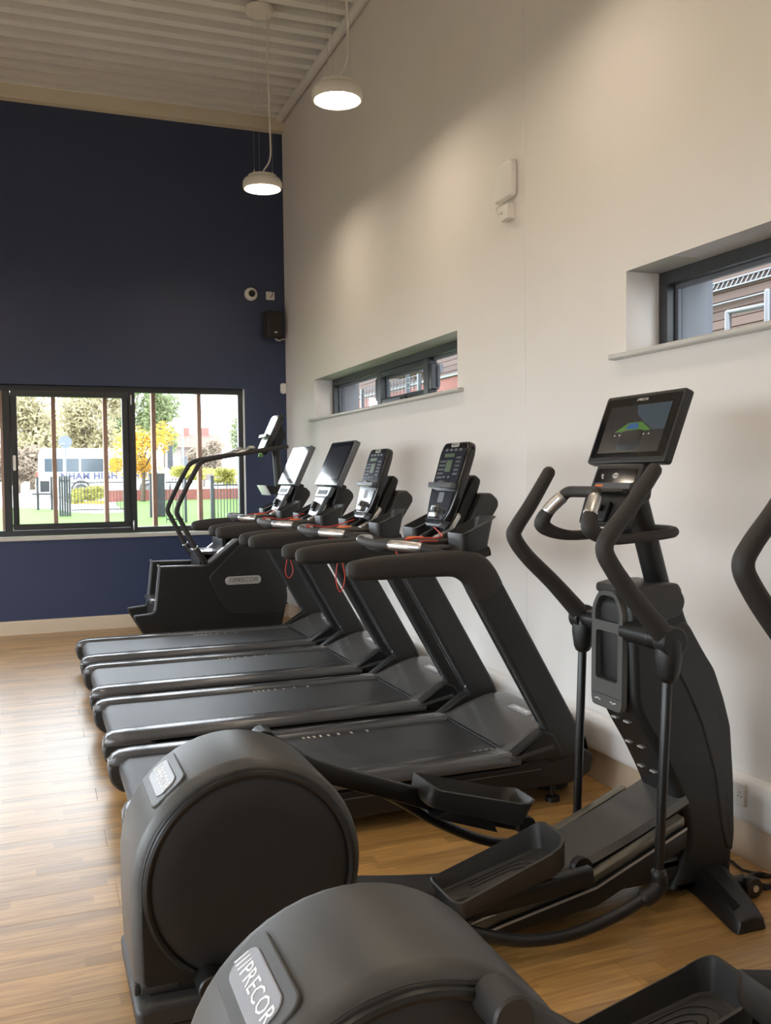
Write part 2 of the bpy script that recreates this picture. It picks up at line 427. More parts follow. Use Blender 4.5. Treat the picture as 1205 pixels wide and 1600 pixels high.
# right wall with two high strip windows
NW0, NW1, FW0, FW1, WZ0, WZ1 = -9.2, -6.006, -4.217, -1.045, 2.02, 2.41
wr = struct(boxes('wall_right', 'wall', [(0, .42, YB, .35, -.12, WZ0), (0, .42, YB, .35, WZ1, 5.5), (0, .42, YB, NW0, WZ0, WZ1), (0, .42, NW1, FW0, WZ0, WZ1), (0, .42, FW1, .35, WZ0, WZ1)]))
for y_ in (NW1, FW1): struct(boxes('trim_outer_reveal', 'greyclad', [(.252, .425, y_-.075, y_-.001, WZ0+.03, WZ1-.002)]))
boxes('panel_joint', 'trunk', [(-.0015, 0, -5.084, -5.079, .34, 5.2)], wr)
# far wall painted navy with the wide window
BX0, BX1, BZ0, BZ1 = -5.8, -.446, .925, 2.41
struct(boxes('wall_far', 'navy', [(XL, 0, 0, .35, -.12, BZ0), (XL, 0, 0, .35, BZ1, 5.07), (XL, BX0, 0, .35, BZ0, BZ1), (BX1, 0, 0, .35, BZ0, BZ1)]))
struct(boxes('trim_1', 'cream', [(XL, -.0, -.10, .35, 5.07, 5.5)], bevel=.004))
struct(boxes('trim_2', 'reveal', [(BX1-.006, BX1+.001, .004, .35, BZ0+.02, BZ1-.002)]))
# left wall: glazed; back wall plain
struct(boxes('wall_left', 'wall', [(XL-.3, XL, YB, .35, -.12, .3), (XL-.3, XL, YB, .35, 2.7, 5.5), (XL-.3, XL, YB, -11.9, .3, 2.7), (XL-.3, XL, -1.3, .35, .3, 2.7)]))
struct(boxes('wall_back', 'wall', [(XL, .3, YB-.3, YB, -.12, 5.5)]))
# ceiling: trapezoidal steel deck, ribs parallel to the navy wall
def deck():
    b = MB(); P = .2125; ys = []; y = -.10
    y = -.386+P*2
    prof = []
    k = 0
    while y > YB-.2:
        prof += [(y, 5.33), (y-.045, 5.33), (y-.060, 5.20), (y-.060-.088, 5.20), (y-.163, 5.33)]
        y -= P
    prof = [p for p in prof if p[0] < .3]
    n = len(prof)
    vs = [(XL, a, z) for a, z in prof]+[(0, a, z) for a, z in prof]+[(XL, a, 5.37) for a, z in prof]+[(0, a, 5.37) for a, z in prof]
    fs = []
    for i in range(n-1): fs += [(i, i+1, n+i+1, n+i), (2*n+i, 3*n+i, 3*n+i+1, 2*n+i+1)]
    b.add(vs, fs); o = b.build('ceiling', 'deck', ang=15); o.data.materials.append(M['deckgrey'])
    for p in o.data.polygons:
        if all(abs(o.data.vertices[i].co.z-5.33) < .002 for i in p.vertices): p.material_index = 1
    return o
struct(deck())
struct(boxes('ceiling_slab', 'deck', [(XL-.3, .3, YB-.3, .35, 5.5, 5.6)]))
t3 = MB(); t3.tube([(-.045, YB, 5.19), (-.045, -.1, 5.19)], .042, 14); struct(t3.build('trim_3', 'deck'))
# skirtings
def skirting(name, mt, h, d, axis):
    b = MB(); p = rpoly([(0, 0), (d, 0), (d, h-.012), (d*.55, h), (0, h)], [0, 0, .004, .004, 0], 2)
    if axis == 'far': b.prism([(XL, 0), (0, 0), (0, 1), (XL, 1)], 0, 0) if False else b.rings([[(XL, -a, z) for a, z in p], [(0, -a, z) for a, z in p]])
    else: b.rings([[(-a, YB, z) for a, z in p], [(-a, 0, z) for a, z in p]])
    return struct(b.build(name, mt))
skirting('baseboard_far', 'skirt', .133, .018, 'far')
skirting('baseboard_right', 'skirt', .160, .018, 'right')
# dado trunking along the right wall
tk = thing('cable_trunking', 'long white plastic trunking above the skirting of the pale wall', 'trunking', (0, -6.5, .16))
b = MB((0, -6.5, .16)); p = rpoly([(0, .160), (.046, .160), (.052, .175), (.052, .285), (.035, .322), (0, .330)], [0, .004, .01, .02, .02, 0], 3)
b.rings([[(-a-.002, YB, z) for a, z in p], [(-a-.002, -.02, z) for a, z in p]]); b.build('body', 'trunk', tk)
b = MB((0, -6.5, .16)); b.box((-.0525, -6.5, .200), (.001, 12.9, .003)); b.box((-.0525, -6.5, .268), (.001, 12.9, .003)); b.build('cover_seam', 'skirt', tk)
def socket_plate(y, label):
    s = thing('socket_outlet', label, 'socket', (-.052, y, .225), 'sockets on the trunking')
    b = MB(); b.rprism(rrect(.086, .086, .006), 0, .012, .003, frame((0, 0, .042), (0, -1, 0), (0, 0, 1))); b.build('plate', 'white_p', s)
    b = MB(); b.box((-.0125, .02, .055), (.004, .012, .02)); b.build('switch', 'trunk', s, .001)
    b = MB(); [b.box((-.0122, yy, zz), (.001, .007, .003)) for yy, zz in ((-.012, .035), (-.03, .035), (-.021, .05))]; b.build('pin_hole', 'black', s)
socket_plate(-6.789, 'white plastic socket on the trunking beside the elliptical tower')
socket_plate(-4.05, 'white plastic socket on the trunking behind the treadmill hoods')
# ------------------------------------------------------------------ windows
def bar(b, x0, x1, y0, y1, z0, z1): b.box(((x0+x1)/2, (y0+y1)/2, (z0+z1)/2), (x1-x0, y1-y0, z1-z0))
def rectframe(b, axis, a0, a1, z0, z1, w, d0, d1, wb=None):
    wb = wb or w
    for (p0, p1, q0, q1) in ((a0, a1, z0, z0+wb), (a0, a1, z1-w, z1), (a0, a0+w, z0+wb, z1-w), (a1-w, a1, z0+wb, z1-w)):
        if axis == 'x': bar(b, p0, p1, d0, d1, q0, q1)
        else: bar(b, d0, d1, p0, p1, q0, q1)
win = struct(thing('window_1', None, None))
b = MB(); rectframe(b, 'x', BX0, BX1, BZ0+.02, BZ1, .055, .075, .15); b.build('outer_frame', 'frame', win, .003, 1)
for x in (-1.585, -2.755, -3.95, -5.1):
    b = MB(); bar(b, x-.035, x+.035, .070, .15, BZ0+.07, BZ1-.05); b.build('mullion', 'frame', win, .003, 1)
lights = [(-1.55, -.50, False), (-2.72, -1.62, True), (-3.915, -2.79, False), (-5.065, -3.985, True), (-5.745, -5.135, False)]
for x0, x1, op in lights:
    z0, z1 = BZ0+.075, BZ1-.055
    if op:
        b = MB(); rectframe(b, 'x', x0+.004, x1-.004, z0+.002, z1-.002, .056, .055, .125); sash = b.build('sash', 'frame', win, .004, 2)
        g = .05
    else: g = .0; sash = win
    b = MB(); bar(b, x0+g, x1-g, .108, .114, z0+g, z1-g); b.build('pane', 'glass', sash)
b = MB(); b.rprism(rrect(.028, .15, .013), 0, .016, .004, frame((-2.692, .055, 1.655), (1, 0, 0), (0, 0, 1))); b.build('handle', 'white_p', win)
for z in (2.28, 1.02):
    b = MB(); b.tube([(-1.588, .062, z-.045), (-1.588, .062, z+.045)], .009, 10); b.build('hinge', 'silver', win)
b = MB(); b.rprism([(BX0-.03, -.03), (BX1+.02, -.03), (BX1+.02, .075), (BX0-.03, .075)], .903, .945, .008, Matrix.Identity(4)); b.build('sill', 'sill', win)
def strip_window(name, y0, y1, divs, openers):
    w = struct(thing(name, None, None)); X = .18
    b = MB(); rectframe(b, 'y', y0, y1, WZ0+.02, WZ1, .06, X, X+.07, .035); b.build('outer_frame', 'frame', w, .003, 1)
    edges = [y0+.06]+[e for d in divs for e in (d-.045, d+.045)]+[y1-.06]
    for d in divs:
        b = MB(); bar(b, X-.002, X+.07, d-.045, d+.045, WZ0+.055, WZ1-.06); b.build('mullion', 'frame', w, .003, 1)
    for i in range(0, len(edges), 2):
        a, c = edges[i], edges[i+1]; z0, z1 = WZ0+.055, WZ1-.06; par = w
        if i//2 in openers:
            b = MB(); rectframe(b, 'y', a+.003, c-.003, z0, z1-.003,   .045, X+.002, X+.055); par = b.build('sash', 'frame', w, .003, 1)
            hb = MB(); yc = (a+c)/2-.1; hb.box((X-.022, yc, z0+.012), (.02, .11, .022)); hb.tube([(X-.035, yc+.03, z0+.018), (X-.05, yc-.02, z0+.024), (X-.045, yc-.12, z0+.03)], .008, 8); hb.build('handle', 'frame', w, 0)
            a += .045; c -= .045; z0 += .04; z1 -= .045
        b = MB(); rectframe(b, 'y', a, c, z0, z1, .02, X+.045, X+.065); b.build('glazing_bead', 'greyclad', par, .002, 1)
        b = MB(); bar(b, X+.05, X+.056, a+.01, c-.01, z0+.01, z1-.01); b.build('pane', 'glass', par)
    b = MB(); p = [(-.032, .012), (-.026, .0), (.18, .0), (.18, .026), (-.026, .026), (-.032, .020)]
    b.rprism([(a, z+WZ0-.004) for a, z in rpoly([(-.04, 0), (.18, 0), (.18, .026), (-.04, .026)], [.013, 0, 0, .013], 4)], y0-.09, y1+.09, .004, SIDE, 2); b.build('sill', 'sill', w)
    return w
strip_window('window_2', FW0, FW1, (-2.32, -3.30), (1,))
strip_window('window_3', NW0, NW1, (-7.3, -8.25), (1,))
wl_ = struct(thing('window_4', None, None))
b = MB(); rectframe(b, 'y', -11.9, -1.3, .3, 2.7, .08, XL-.2, XL-.1); b.build('outer_frame', 'frame', wl_)
for k in range(1, 8):
    y = -11.9+10.6*k/8; b = MB(); bar(b, XL-.2, XL-.1, y-.04, y+.04, .38, 2.62); b.build('mullion', 'frame', wl_)
for k in range(8):
    b = MB(); bar(b, XL-.155, XL-.149, -11.8+10.6*k/8, -11.9+10.6*(k+1)/8-.02, .36, 2.64); b.build('pane', 'glass', wl_)
# ------------------------------------------------------------------ pendant lamps
def pendant():
    r = thing('pendant_lamp', '', 'pendant lamp', (0, 0, 5.2))
    Z = -1.42                                    # underside rim, relative to the ceiling ribs
    b = MB(); b.lathe([(.006, Z+.088), (.118, Z+.088), (.142, Z+.078), (.155, Z+.055), (.156, Z+.022), (.151, Z+.004), (.146, Z), (.141, Z+.002), (.140, Z+.030), (.006, Z+.032)], (0, 0, 0), seg=48); sh = b.build('shade', 'lampwhite', r)
    b = MB(); b.lathe([(.004, Z+.088), (.112, Z+.088), (.112, Z+.108), (.10, Z+.112), (.004, Z+.112)], (0, 0, 0), seg=36); b.build('top_cap', 'lampwhite', r, ang=50)
    b = MB(); b.lathe([(.003, Z+.022), (.139, Z+.022), (.139, Z+.027), (.003, Z+.027)], (0, 0, 0), seg=40); tag(b.build('diffuser', 'diffuser', r), 'glowing white diffuser')
    b = MB(); b.tube(catmull([(0, 0, Z+.11), (.012, -.005, Z+.15), (.05, -.015, Z+.21), (.066, -.02, Z+.28), (.066, -.02, Z+.40), (.06, -.018, -.7), (.05, -.02, -.02)], 6), .0065, 8); b.build('power_cable', 'cable_w', r)
    for a in (90, 210, 330):
        x, y = .085*math.cos(math.radians(a)), .085*math.sin(math.radians(a))
        b = MB(); b.tube([(x, y, Z+.135), (x, y, -.03)], .0008, 5); b.lathe([(.006, Z+.11), (.006, Z+.125), (.003, Z+.137)], (x, y, 0), seg=8); b.build('suspension_wire', 'silver', r)
    b = MB(); b.lathe([(.004, 0), (.105, 0), (.11, -.006), (.11, -.04), (.104, -.048), (.004, -.05)], (0, 0, 0), seg=40); b.build('ceiling_rose', 'lampwhite', r)
    return r
pl = pendant()
spots = [(-.767, -2.252), (-.745, -4.116), (-.745, -5.98), (-.745, -7.85), (-.745, -9.72), (-.745, -.75),
         ]+[(x_, y_) for x_ in (-3.2, -5.7) for y_ in (-2.25, -4.12, -5.98, -7.85, -9.72)]  # two further rows, unseen, added to even out the light on the walls
labs = ['white disc pendant lamp hanging just before the navy wall', 'white disc pendant lamp hanging clear of the navy wall before the pale wall']
for i, (x, y) in enumerate(spots[:5]+spots[6:]):
    o = pl if i == 0 else copy_tree(pl)
    o.location = (x, y, 5.2)
    tag(o, labs[i] if i < 2 else 'unseen white disc pendant lamp assumed above the room for its light', 'pendant lamp', 'row of pendant lamps')
# ------------------------------------------------------------------ things on the walls
s = thing('dome_camera', 'round white dome camera with dark lens on the navy wall', 'camera', (-.362, 0, 3.39))
b = MB(); b.lathe([(.002, 0), (.068, 0), (.068, -.018), (.06, -.03), (.004, -.034)], (0, 0, 0), 'y', 32); b.build('housing', 'white_p', s)
b = MB(); b.lathe([(.036, -.03), (.034, -.042), (.024, -.056), (.003, -.062)], (.006, 0, .004), 'y', 24); b.build('lens', 'gloss', s)
s = thing('wall_plate', 'small square cream wall plate beside the dome camera', 'wall plate', (-.155, 0, 3.385))
b = MB(); b.rprism(rrect(.09, .085, .006), 0, .012, .003, frame((0, -.0, 0), (1, 0, 0), (0, 0, 1))); b.build('plate', 'white_p', s)
b = MB(); b.tube(catmull([(.0, -.014, -.018), (.012, -.03, .0), (.022, -.022, .03), (.024, -.014, .042)], 4), .004, 6); b.build('cable', 'black', s)
s = thing('wall_speaker', 'brown-black loudspeaker with a small white badge on the navy wall', 'speaker', (-.17, 0, 3.07))
fr = frame((0, -.05, 0), (1, .25, 0), (0, 0, 1))
b = MB(); b.rprism(rrect(.19, .275, .03), 0, .12, .02, fr, 4); b.build('cabinet', 'rubber', s)
b = MB(); b.box((0, .01, 0), (.05, .08, .08)); b.build('bracket', 'black', s)
b = MB(); b.rprism(rrect(.034, .014, .003), .1195, .1225, .001, fr @ Matrix.Translation((0, -.085, 0)), 2); b.build('badge', 'whiteprint', s)
b = MB(); b.tube(catmull([(.04, -.08, -.13), (.05, -.085, -.15), (.09, -.07, -.155), (.13, -.03, -.135), (.169, -.01, -.13)], 5), .007, 8); b.build('cable', 'cable_w', s)
s = thing('motion_sensor', 'small rounded white sensor in the corner of the walls', 'sensor', (-.034, 0, 2.42))
b = MB(); b.rprism(rrect(.064, .112, .024), 0, .045, .012, frame((0, 0, 0), (1, 0, 0), (0, 0, 1))); b.build('housing', 'white_p', s)
b = MB(); b.rprism(rrect(.03, .028, .008), .0445, .0465, .001, frame((0, 0, .025), (1, 0, 0), (0, 0, 1)), 2); b.build('window', 'trunk', s)
s = thing('wall_router', 'white rectangular box high on the pale wall with a lead below', 'router', (0, -4.91, 3.03))
fr = frame((0, 0, .10), (0, -1, 0), (0, 0, 1))
b = MB(); b.rprism(rrect(.20, .205, .022), 0, .045, .014, fr); b.build('housing', 'white_p', s)
b = MB(); b.tube(catmull([(-.025, .035, -.002), (-.05, .05, -.03), (-.055, .05, -.055), (-.05, .03, -.07), (-.045, .01, -.062)], 6), .004, 8); b.build('lead', 'cable_w', s)
s = thing('wall_outlet', 'small white outlet block just below the white router box', 'outlet', (0, -4.935, 2.955))
b = MB(); b.rprism(rrect(.085, .085, .006), 0, .048, .004, frame((0, 0, 0), (0, -1, 0), (0, 0, 1))); b.build('block', 'white_p', s)
b = MB(); b.tube([(-.045, .02, .0), (-.056, .02, .0)], .008, 8); b.build('plug', 'trunk', s)
# ================================================================== treadmills
TX = -1.25                                     # world x of a treadmill's origin
def rail_outline(s):
    """plan outline of a foot rail, s = +1 far side / -1 near side"""
    p = [(-2.235, .302), (-2.05, .300), (-1.95, .290), (-.60, .288), (-.60, .425), (-2.12, .428), (-2.20, .405), (-2.245, .36)]
    r = [.02, .05, .05, 0, 0, .04, .04, .04]
    q = rpoly([(a, c*s) for a, c in p], r, 4); return q
def make_treadmill(kind):
    off = (TX, 0, 0)
    t = thing('treadmill', '', 'treadmill', (TX, 0, 0))
    def mb(): return MB(off)
    I = Matrix.Identity(4)
    # belt with rounded back
    prof = [(-.545, .238)]+[(-2.165+.052*math.cos(a), .186+.052*math.sin(a)) for a in [PI/2+PI*k/10 for k in range(11)]]+[(-.545, .134)]
    b = mb(); b.prism(prof, -.285, .285); belt = b.build('belt', 'belt', t)
    # printed ticks along both belt edges
    b = mb()
    for (x0, sgn, n) in ((-1.36, 1, 8), (-.70, -1, 5), (-1.95, -1, 2)):
        x = x0
        for k in range(n):
            d = .018 if n != 8 else .014+.0045*k*k*.35
            b.box((x, sgn*.262, .2384), (.011, .030, .0006)); x += d+.012
    tag(b.build('belt_print', 'mark', belt), kind='stuff')
    # rails
    for s in (1, -1):
        st_ = [(-2.258, .322, .372, -.052), (-2.252, .312, .392, -.030), (-2.238, .304, .408, -.014), (-2.21, .299, .422, -.004), (-2.15, .297, .430, 0), (-2.02, .296, .432, 0), (-1.94, .289, .432, 0), (-.56, .288, .432, 0)]
        R = []
        for x, yi, yo, dz in st_:
            w = yo-yi; z = lambda q: q+dz*(1 if q > .2 else .6)
            R.append([(x, s*(yi+w*f), z(q)) for f, q in ((.02, .196), (0, .244), (.05, .252), (.12, .2545), (.72, .2535), (.85, .249), (.95, .238), (1, .226), (1, .216), (.97, .208))])
        b = mb(); b.rings(R); rl = b.build('foot_rail', 'rail', t, ang=50)
        b = mb()
        for k in range(4): b.box((-.98, s*(.312+.015*k), .2542), (.70, .004, .0012))
        for k in range(3): b.box((-1.55+.05*k, s*.335, .2542), (.004, .04, .0008)); b.box((-1.48+.05*k, s*(.316), .2542), (.14, .003, .0008))
        b.build('grip_line', 'black', rl)
        # rear end cap under the rail
        cp = [(-2.255, .205), (-2.262, .17), (-2.25, .12), (-2.21, .075), (-2.13, .055), (-2.05, .06), (-2.0, .205)]
        b = mb(); b.rprism(rpoly(cp, .02, 3), s*.3 if s > 0 else -.42, .42 if s > 0 else -.3, .012, SIDE, 3); b.build('end_cap', 'char', t)
        b = mb(); b.rprism(rpoly([(-2.258, .196), (-2.258, .207), (-2.03, .207), (-2.03, .196)], .004, 2), s*.296 if s > 0 else -.424, .424 if s > 0 else -.296, .003, SIDE, 2); b.build('cap_rim', 'rail', t)
        # side hull
        hp = rpoly([(-2.10, .10), (-2.03, .192), (-.60, .196), (-.36, .240), (-.20, .232), (-.165, .19), (-.19, .12), (-.30, .085), (-2.0, .065)], .02, 3)
        b = mb(); b.rprism(hp, .355 if s > 0 else -.410, .410 if s > 0 else -.355, .010, SIDE, 3); b.build('side_hull', 'black', t)
        b = mb(); b.rprism([(-2.0, .150), (-2.0, .155), (-.45, .172), (-.45, .167)], .4 if s > 0 else -.4125, .4125 if s > 0 else -.4, .001, SIDE, 1); b.build('hull_trim', 'rail', t)
        # side cover below the hood wing
        sp = rpoly([(-.635, .215), (-.60, .246), (-.44, .350), (-.385, .33), (-.335, .235), (-.36, .21)], .012, 3)
        b = mb(); b.rprism(sp, .355 if s > 0 else -.428, .428 if s > 0 else -.355, .012, SIDE, 3); b.build('side_cover', 'black', t)
        # uprights: a broad leaning post
        path = [(-.335+.0, .225), (-.352, .35), (-.50, .61), (-.62, .82), (-.715, 1.0)]
        path = [(-.305, .20), (-.352, .368), (-.715, 1.008)]
        P = [Vector((p[0], 0, p[1])) for p in path]
        b = mb()
        # side outline of the post, then extruded
        pp = [(-.40, .195), (-.437, .367), (-.805, 1.02), (-.76, 1.07), (-.66, 1.05), (-.632, 1.008), (-.268, .368), (-.222, .225)]
        b.rprism(rpoly(pp, .01, 2), .355 if s > 0 else -.425, .425 if s > 0 else -.355, .014, SIDE, 4); up = b.build('upright', 'char2', t)
        # recessed channel on the rear face of the post
        d = Vector((-.805+.437, 0, 1.02-.367)); nrm = Vector((-d.z, 0, d.x)).normalized()
        b = mb(); q = Vector((-.44, 0, .375)); q2 = Vector((-.79, 0, .995))
        w = Vector((0, .018, 0)); c = Vector((0, s*.39, 0))
        for sg in (-1, 1):
            e = c+Vector((0, sg*.021, 0)); h = Vector((0, .003, 0)); o1 = nrm*.006; o0 = nrm*-.004
            b.rings([[q+e-h+o0, q+e+h+o0, q+e+h+o1, q+e-h+o1], [q2+e-h+o0, q2+e+h+o0, q2+e+h+o1, q2+e-h+o1]])
        b.build('channel_edge', 'rail', up)
        b = mb(); b.lathe([(.001, 0), (.007, 0), (.006, .004), (.001, .005)], (-.455, s*.352, .385), 'x', 10); b.build('bolt', 'silver', up)
        # padded arm and its sleeve
        ctl = [(-1.318, 1.104), (-1.20, 1.110), (-1.0, 1.114), (-.86, 1.112), (-.775, 1.085), (-.735, 1.04), (-.705, .985)]
        path = catmull([(x, 0, z) for x, z in ctl], 6)
        a = lerp_list([.040, .050, .053, .057, .076, .080, .080], 6); bb = lerp_list([.034, .041, .042, .042, .042, .041, .040], 6)
        b = mb(); b.sweep([(p.x, p.z) for p in path], a, bb, 3.0, 22, y=s*.392, dome=True)
        b.build('arm_grip', 'rubber', t)
    # lower body under the belt
    b = mb(); b.rprism(rpoly([(-2.15, .10), (-2.12, .16), (-.55, .16), (-.40, .21), (-.20, .21), (-.17, .16), (-.20, .09), (-2.1, .07)], .01, 2), -.38, .38, .01, SIDE, 2); b.build('base_frame', 'black', t)
    for (x, s) in ((-1.95, 1), (-1.95, -1), (-.36, 1), (-.36, -1)):
        b = mb(); b.lathe([(.004, 0), (.034, 0), (.034, .02), (.014, .03), (.014, .09), (.003, .09)], (x, s*.36, 0), 'z', 16); b.build('foot', 'black', t)
    # motor hood: one shell over belt end and rails, with tips reaching back over the rails
    ys_ = [-.347, -.318, -.296, -.285, -.24, -.16, -.08, 0]; ys_ = ys_+[-q for q in ys_[::-1][1:]]
    def xback(y):
        y = abs(y)
        if y <= .286: return -.572
        if y <= .345: return -.572-.108*((y-.286)/.059)**.7
        return -.68+.085*((y-.345)/.087)**1.5
    zc_ = [(-.70, .246), (-.572, .250), (-.50, .288), (-.43, .322), (-.36, .346), (-.30, .355), (-.25, .352), (-.20, .33), (-.17, .285), (-.155, .22), (-.17, .13)]
    def zprof(x):
        for (x0, z0), (x1, z1) in zip(zc_, zc_[1:]):
            if x <= x1: return z0+(z1-z0)*max(0, (x-x0)/(x1-x0))
        return zc_[-1][1]
    fx = [0, .06, .14, .24, .36, .5, .62, .74, .85]
    R = []
    for y in ys_:
        xb = xback(y); u = max(0, (abs(y)-.293)/.139); ring = []
        for f in fx:
            x = xb+(-.235-xb)*f/.85; z = zprof(x); zr = .2545 if abs(y) > .286 else .244
            z = max(zr, z-(z-.246)*.62*u**1.3)
            ring.append((x, y, z))
        for x, z in ((-.20, .33), (-.17, .285), (-.155, .22), (-.17, .13)): ring.append((x, y, z if u < .2 else z-.05*u))
        R.append(ring)
    n_ = len(R[0]); vs = [p for r in R for p in r]; fs = [(k*n_+i, k*n_+i+1, (k+1)*n_+i+1, (k+1)*n_+i) for k in range(len(R)-1) for i in range(n_-1)]
    b = mb(); b.add(vs, fs); b.add([(p[0]+.001, p[1], p[2]-.014) for p in vs], fs)
    nv = len(vs); base = 0
    edge = [k*n_ for k in range(len(R))]
    b.f += [(edge[k], edge[k+1], edge[k+1]+nv, edge[k]+nv) for k in range(len(R)-1)]
    b.f += [(i, i+1, i+1+nv, i+nv) for i in range(n_-1)]+[((len(R)-1)*n_+i, (len(R)-1)*n_+i+1, (len(R)-1)*n_+i+1+nv, (len(R)-1)*n_+i+nv) for i in range(n_-1)]
    hood = b.build('motor_hood', 'hood', t, ang=32)
    b = mb(); b.box((-.584, 0, .243), (.012, .572, .012)); b.build('hood_lip', 'black', hood, .004)
    for s in (1, -1):
        R = []
        for y in (.347, .362, .378, .395, .412, .425, .433):
            xb = xback(y); u = max(0, (y-.293)/.139); ring = []
            for f in (0, .08, .2, .35, .5, .65, .8, 1):
                x = xb+(-.395-xb)*f; z = zprof(x); z = max(.2545-.03*max(0, (y-.40)/.033), z-(z-.246)*.62*u**1.3)
                ring.append((x, s*y, z))
            R.append(ring)
        n_ = 8; vs = [p for r in R for p in r]; fs = [(k*n_+i, k*n_+i+1, (k+1)*n_+i+1, (k+1)*n_+i) for k in range(len(R)-1) for i in range(n_-1)]; nv = len(vs)
        bd_ = list(range(n_))+[k*n_+n_-1 for k in range(1, len(R))]+[(len(R)-1)*n_+i for i in range(n_-2, -1, -1)]+[k*n_ for k in range(len(R)-2, 0, -1)]
        b = mb(); b.add(vs+[(p[0], p[1], p[2]-.016) for p in vs], fs+[tuple(i+nv for i in f) for f in fs]+[(bd_[i-1], bd_[i], bd_[i]+nv, bd_[i-1]+nv) for i in range(len(bd_))])
        b.build('hood_wing', 'hood', hood, ang=40)
    fr = frame((-.352, -.055, .347), (0, -1, 0), (1, 0, .22))
    b = mb(); b.rprism(rrect(.20, .042, .012), -.002, .0025, .002, fr, 2); bd = b.build('badge', 'badgegrey', hood)
    text('badge_lettering', '///PRECOR', .028, 'whiteprint', bd, fr @ Matrix.Translation((0, 0, .003)), off, spacing=1.05, shear=.15)
    # crossbar with metal pulse grips
    def bow(s): return catmull([(-.905, s*.385, 1.150), (-.965, s*.345, 1.176), (-1.03, s*.285, 1.186), (-1.075, s*.20, 1.188), (-1.095, s*.10, 1.186), (-1.10, 0, 1.185)], 6)
    full = bow(-1)+bow(1)[::-1][1:]
    b = mb(); b.tube(full, .0215, 12); b.build('crossbar', 'rubber', t)
    for s in (-1, 1):
        pt = bow(s)[8:19]; b = mb(); b.tube(pt, .0232, 14); b.build('pulse_grip', 'silver', t)
    # console shelf between bar and neck
    sh = rpoly([(-1.10, -.085), (-1.10, .085), (-.92, .13), (-.80, .16), (-.66, .13), (-.62, .10), (-.62, -.10), (-.66, -.13), (-.80, -.16), (-.92, -.13)], .03, 3)
    R = []
    zs = lambda x: 1.196+max(0, x+.80)*.10
    b = mb(); b.rings([[(a, c, zs(a)-.045) for a, c in inset(sh, .012)], [(a, c, zs(a)-.035) for a, c in sh], [(a, c, zs(a)-.006) for a, c in sh], [(a, c, zs(a)) for a, c in inset(sh, .010)]]); b.build('console_shelf', 'rubber', t)
    b = mb(); b.lathe([(.001, 0), (.05, 0), (.05, .006), (.035, .014), (.001, .016)], (-.875, 0, 1.194), 'z', 24); b.build('stop_button', 'orange', t)
    # cross beam to the uprights
    b = mb(); b.sweep([(-.74, 1.135), (-.66, 1.155)], .028, .35, 6, 20, 0, dome=False); b.build('cross_beam', 'black', t)
    # cup holders
    for s in (1, -1):
        yi, yo = .185, .355
        R0 = rrect(.15, yo-yi, .03, 4, -.735, s*(yi+yo)/2)
        def zrim(x): return 1.225+max(0, (x+.80))*.52
        o0 = [(a, c, 1.135) for a, c in inset(R0, .016)]; o1 = [(a+.02*(zrim(a)-1.2)/.1, c, zrim(a)) for a, c in R0]
        o2 = [(a+.034*(zrim(a)-1.2)/.1, c+(.008 if c > 0 else -.008)*(1 if abs(c) > .27 else -1), zrim(a)+.012) for a, c in R0]
        i1 = [(a+.024*(zrim(a)-1.2)/.1, c, zrim(a)+.012) for a, c in inset(R0, .007)]; i0 = [(a, c, 1.145) for a, c in inset(R0, .024)]
        b = mb(); b.rings([o0, o1, o2, i1, i0]); b.build('cup_holder', 'char', t, ang=45)
        # bright tray edge
        b = mb(); b.box((-.88, s*.235, 1.178), (.12, .085, .010)); b.build('tray', 'panelgrey', t, .004)
    # neck behind the console
    nk = rpoly([(-.70, 1.17), (-.61, 1.165), (-.492, 1.345), (-.495, 1.375), (-.53, 1.408), (-.585, 1.405), (-.66, 1.25)], .012, 2)
    b = mb(); b.rprism(nk, -.115, .115, .012, SIDE, 3); b.build('neck', 'char', t)
    b = mb(); b.rprism(rpoly([(-.74, 1.19), (-.70, 1.17), (-.60, 1.36), (-.56, 1.47), (-.60, 1.50), (-.68, 1.35)], .02, 3), -.075, .075, .015, SIDE, 3); b.build('console_mount', 'black', t)
    for s in (1, -1):
        b = mb(); b.sweep([(-.80, 1.20), (-.745, 1.225), (-.69, 1.30)], .016, .018, 3, 12, s*.075); b.build('support_arm', 'silver' if s < 0 else 'black2', t)
    if kind == 'keypad':
        U = uframe(-.780, 1.258, -.656, 1.652)
        H = .413
        face = rpoly([(-.075, 0), (.075, 0), (.125, .05), (.150, .17), (.157, H-.05), (.135, H), (-.135, H), (-.157, H-.05), (-.150, .17), (-.125, .05)], .035, 4)
        b = mb(); b.rprism(face, -.042, 0, .012, U, 4); cs = b.build('console', 'gloss', t)
        b = mb(); b.rprism(rpoly([(-.122, .205), (.122, .205), (.132, H-.035), (-.132, H-.035)], .016, 3), -.001, .0025, .001, U, 2); scn = b.build('keypad_panel', 'bluepanel', cs)
        b = mb(); b.box((-.03, .345, .003), (.11, .018, .001), U); b.box((-.012, .292, .003), (.062, .058, .001), U); b.build('led_display', 'green_led', scn)
        for i, (cx, cy, nx, ny) in enumerate(((-.085, .275, 4, 5), (.080, .292, 3, 5))):
            b = mb()
            for a in range(nx):
                for c in range(ny): b.box((cx+(a-(nx-1)/2)*.017, cy+(c-(ny-1)/2)*.020, .003), (.011, .010, .001), U)
            b.build('key_block', 'key', scn)
        b = mb()
        for k in range(4): b.box((-.075+.05*k, .372, .003), (.03, .012, .001), U)
        b.box((-.03, .237, .003), (.022, .010, .001), U); b.box((.02, .237, .003), (.022, .010, .001), U); b.build('quick_key', 'key', scn)
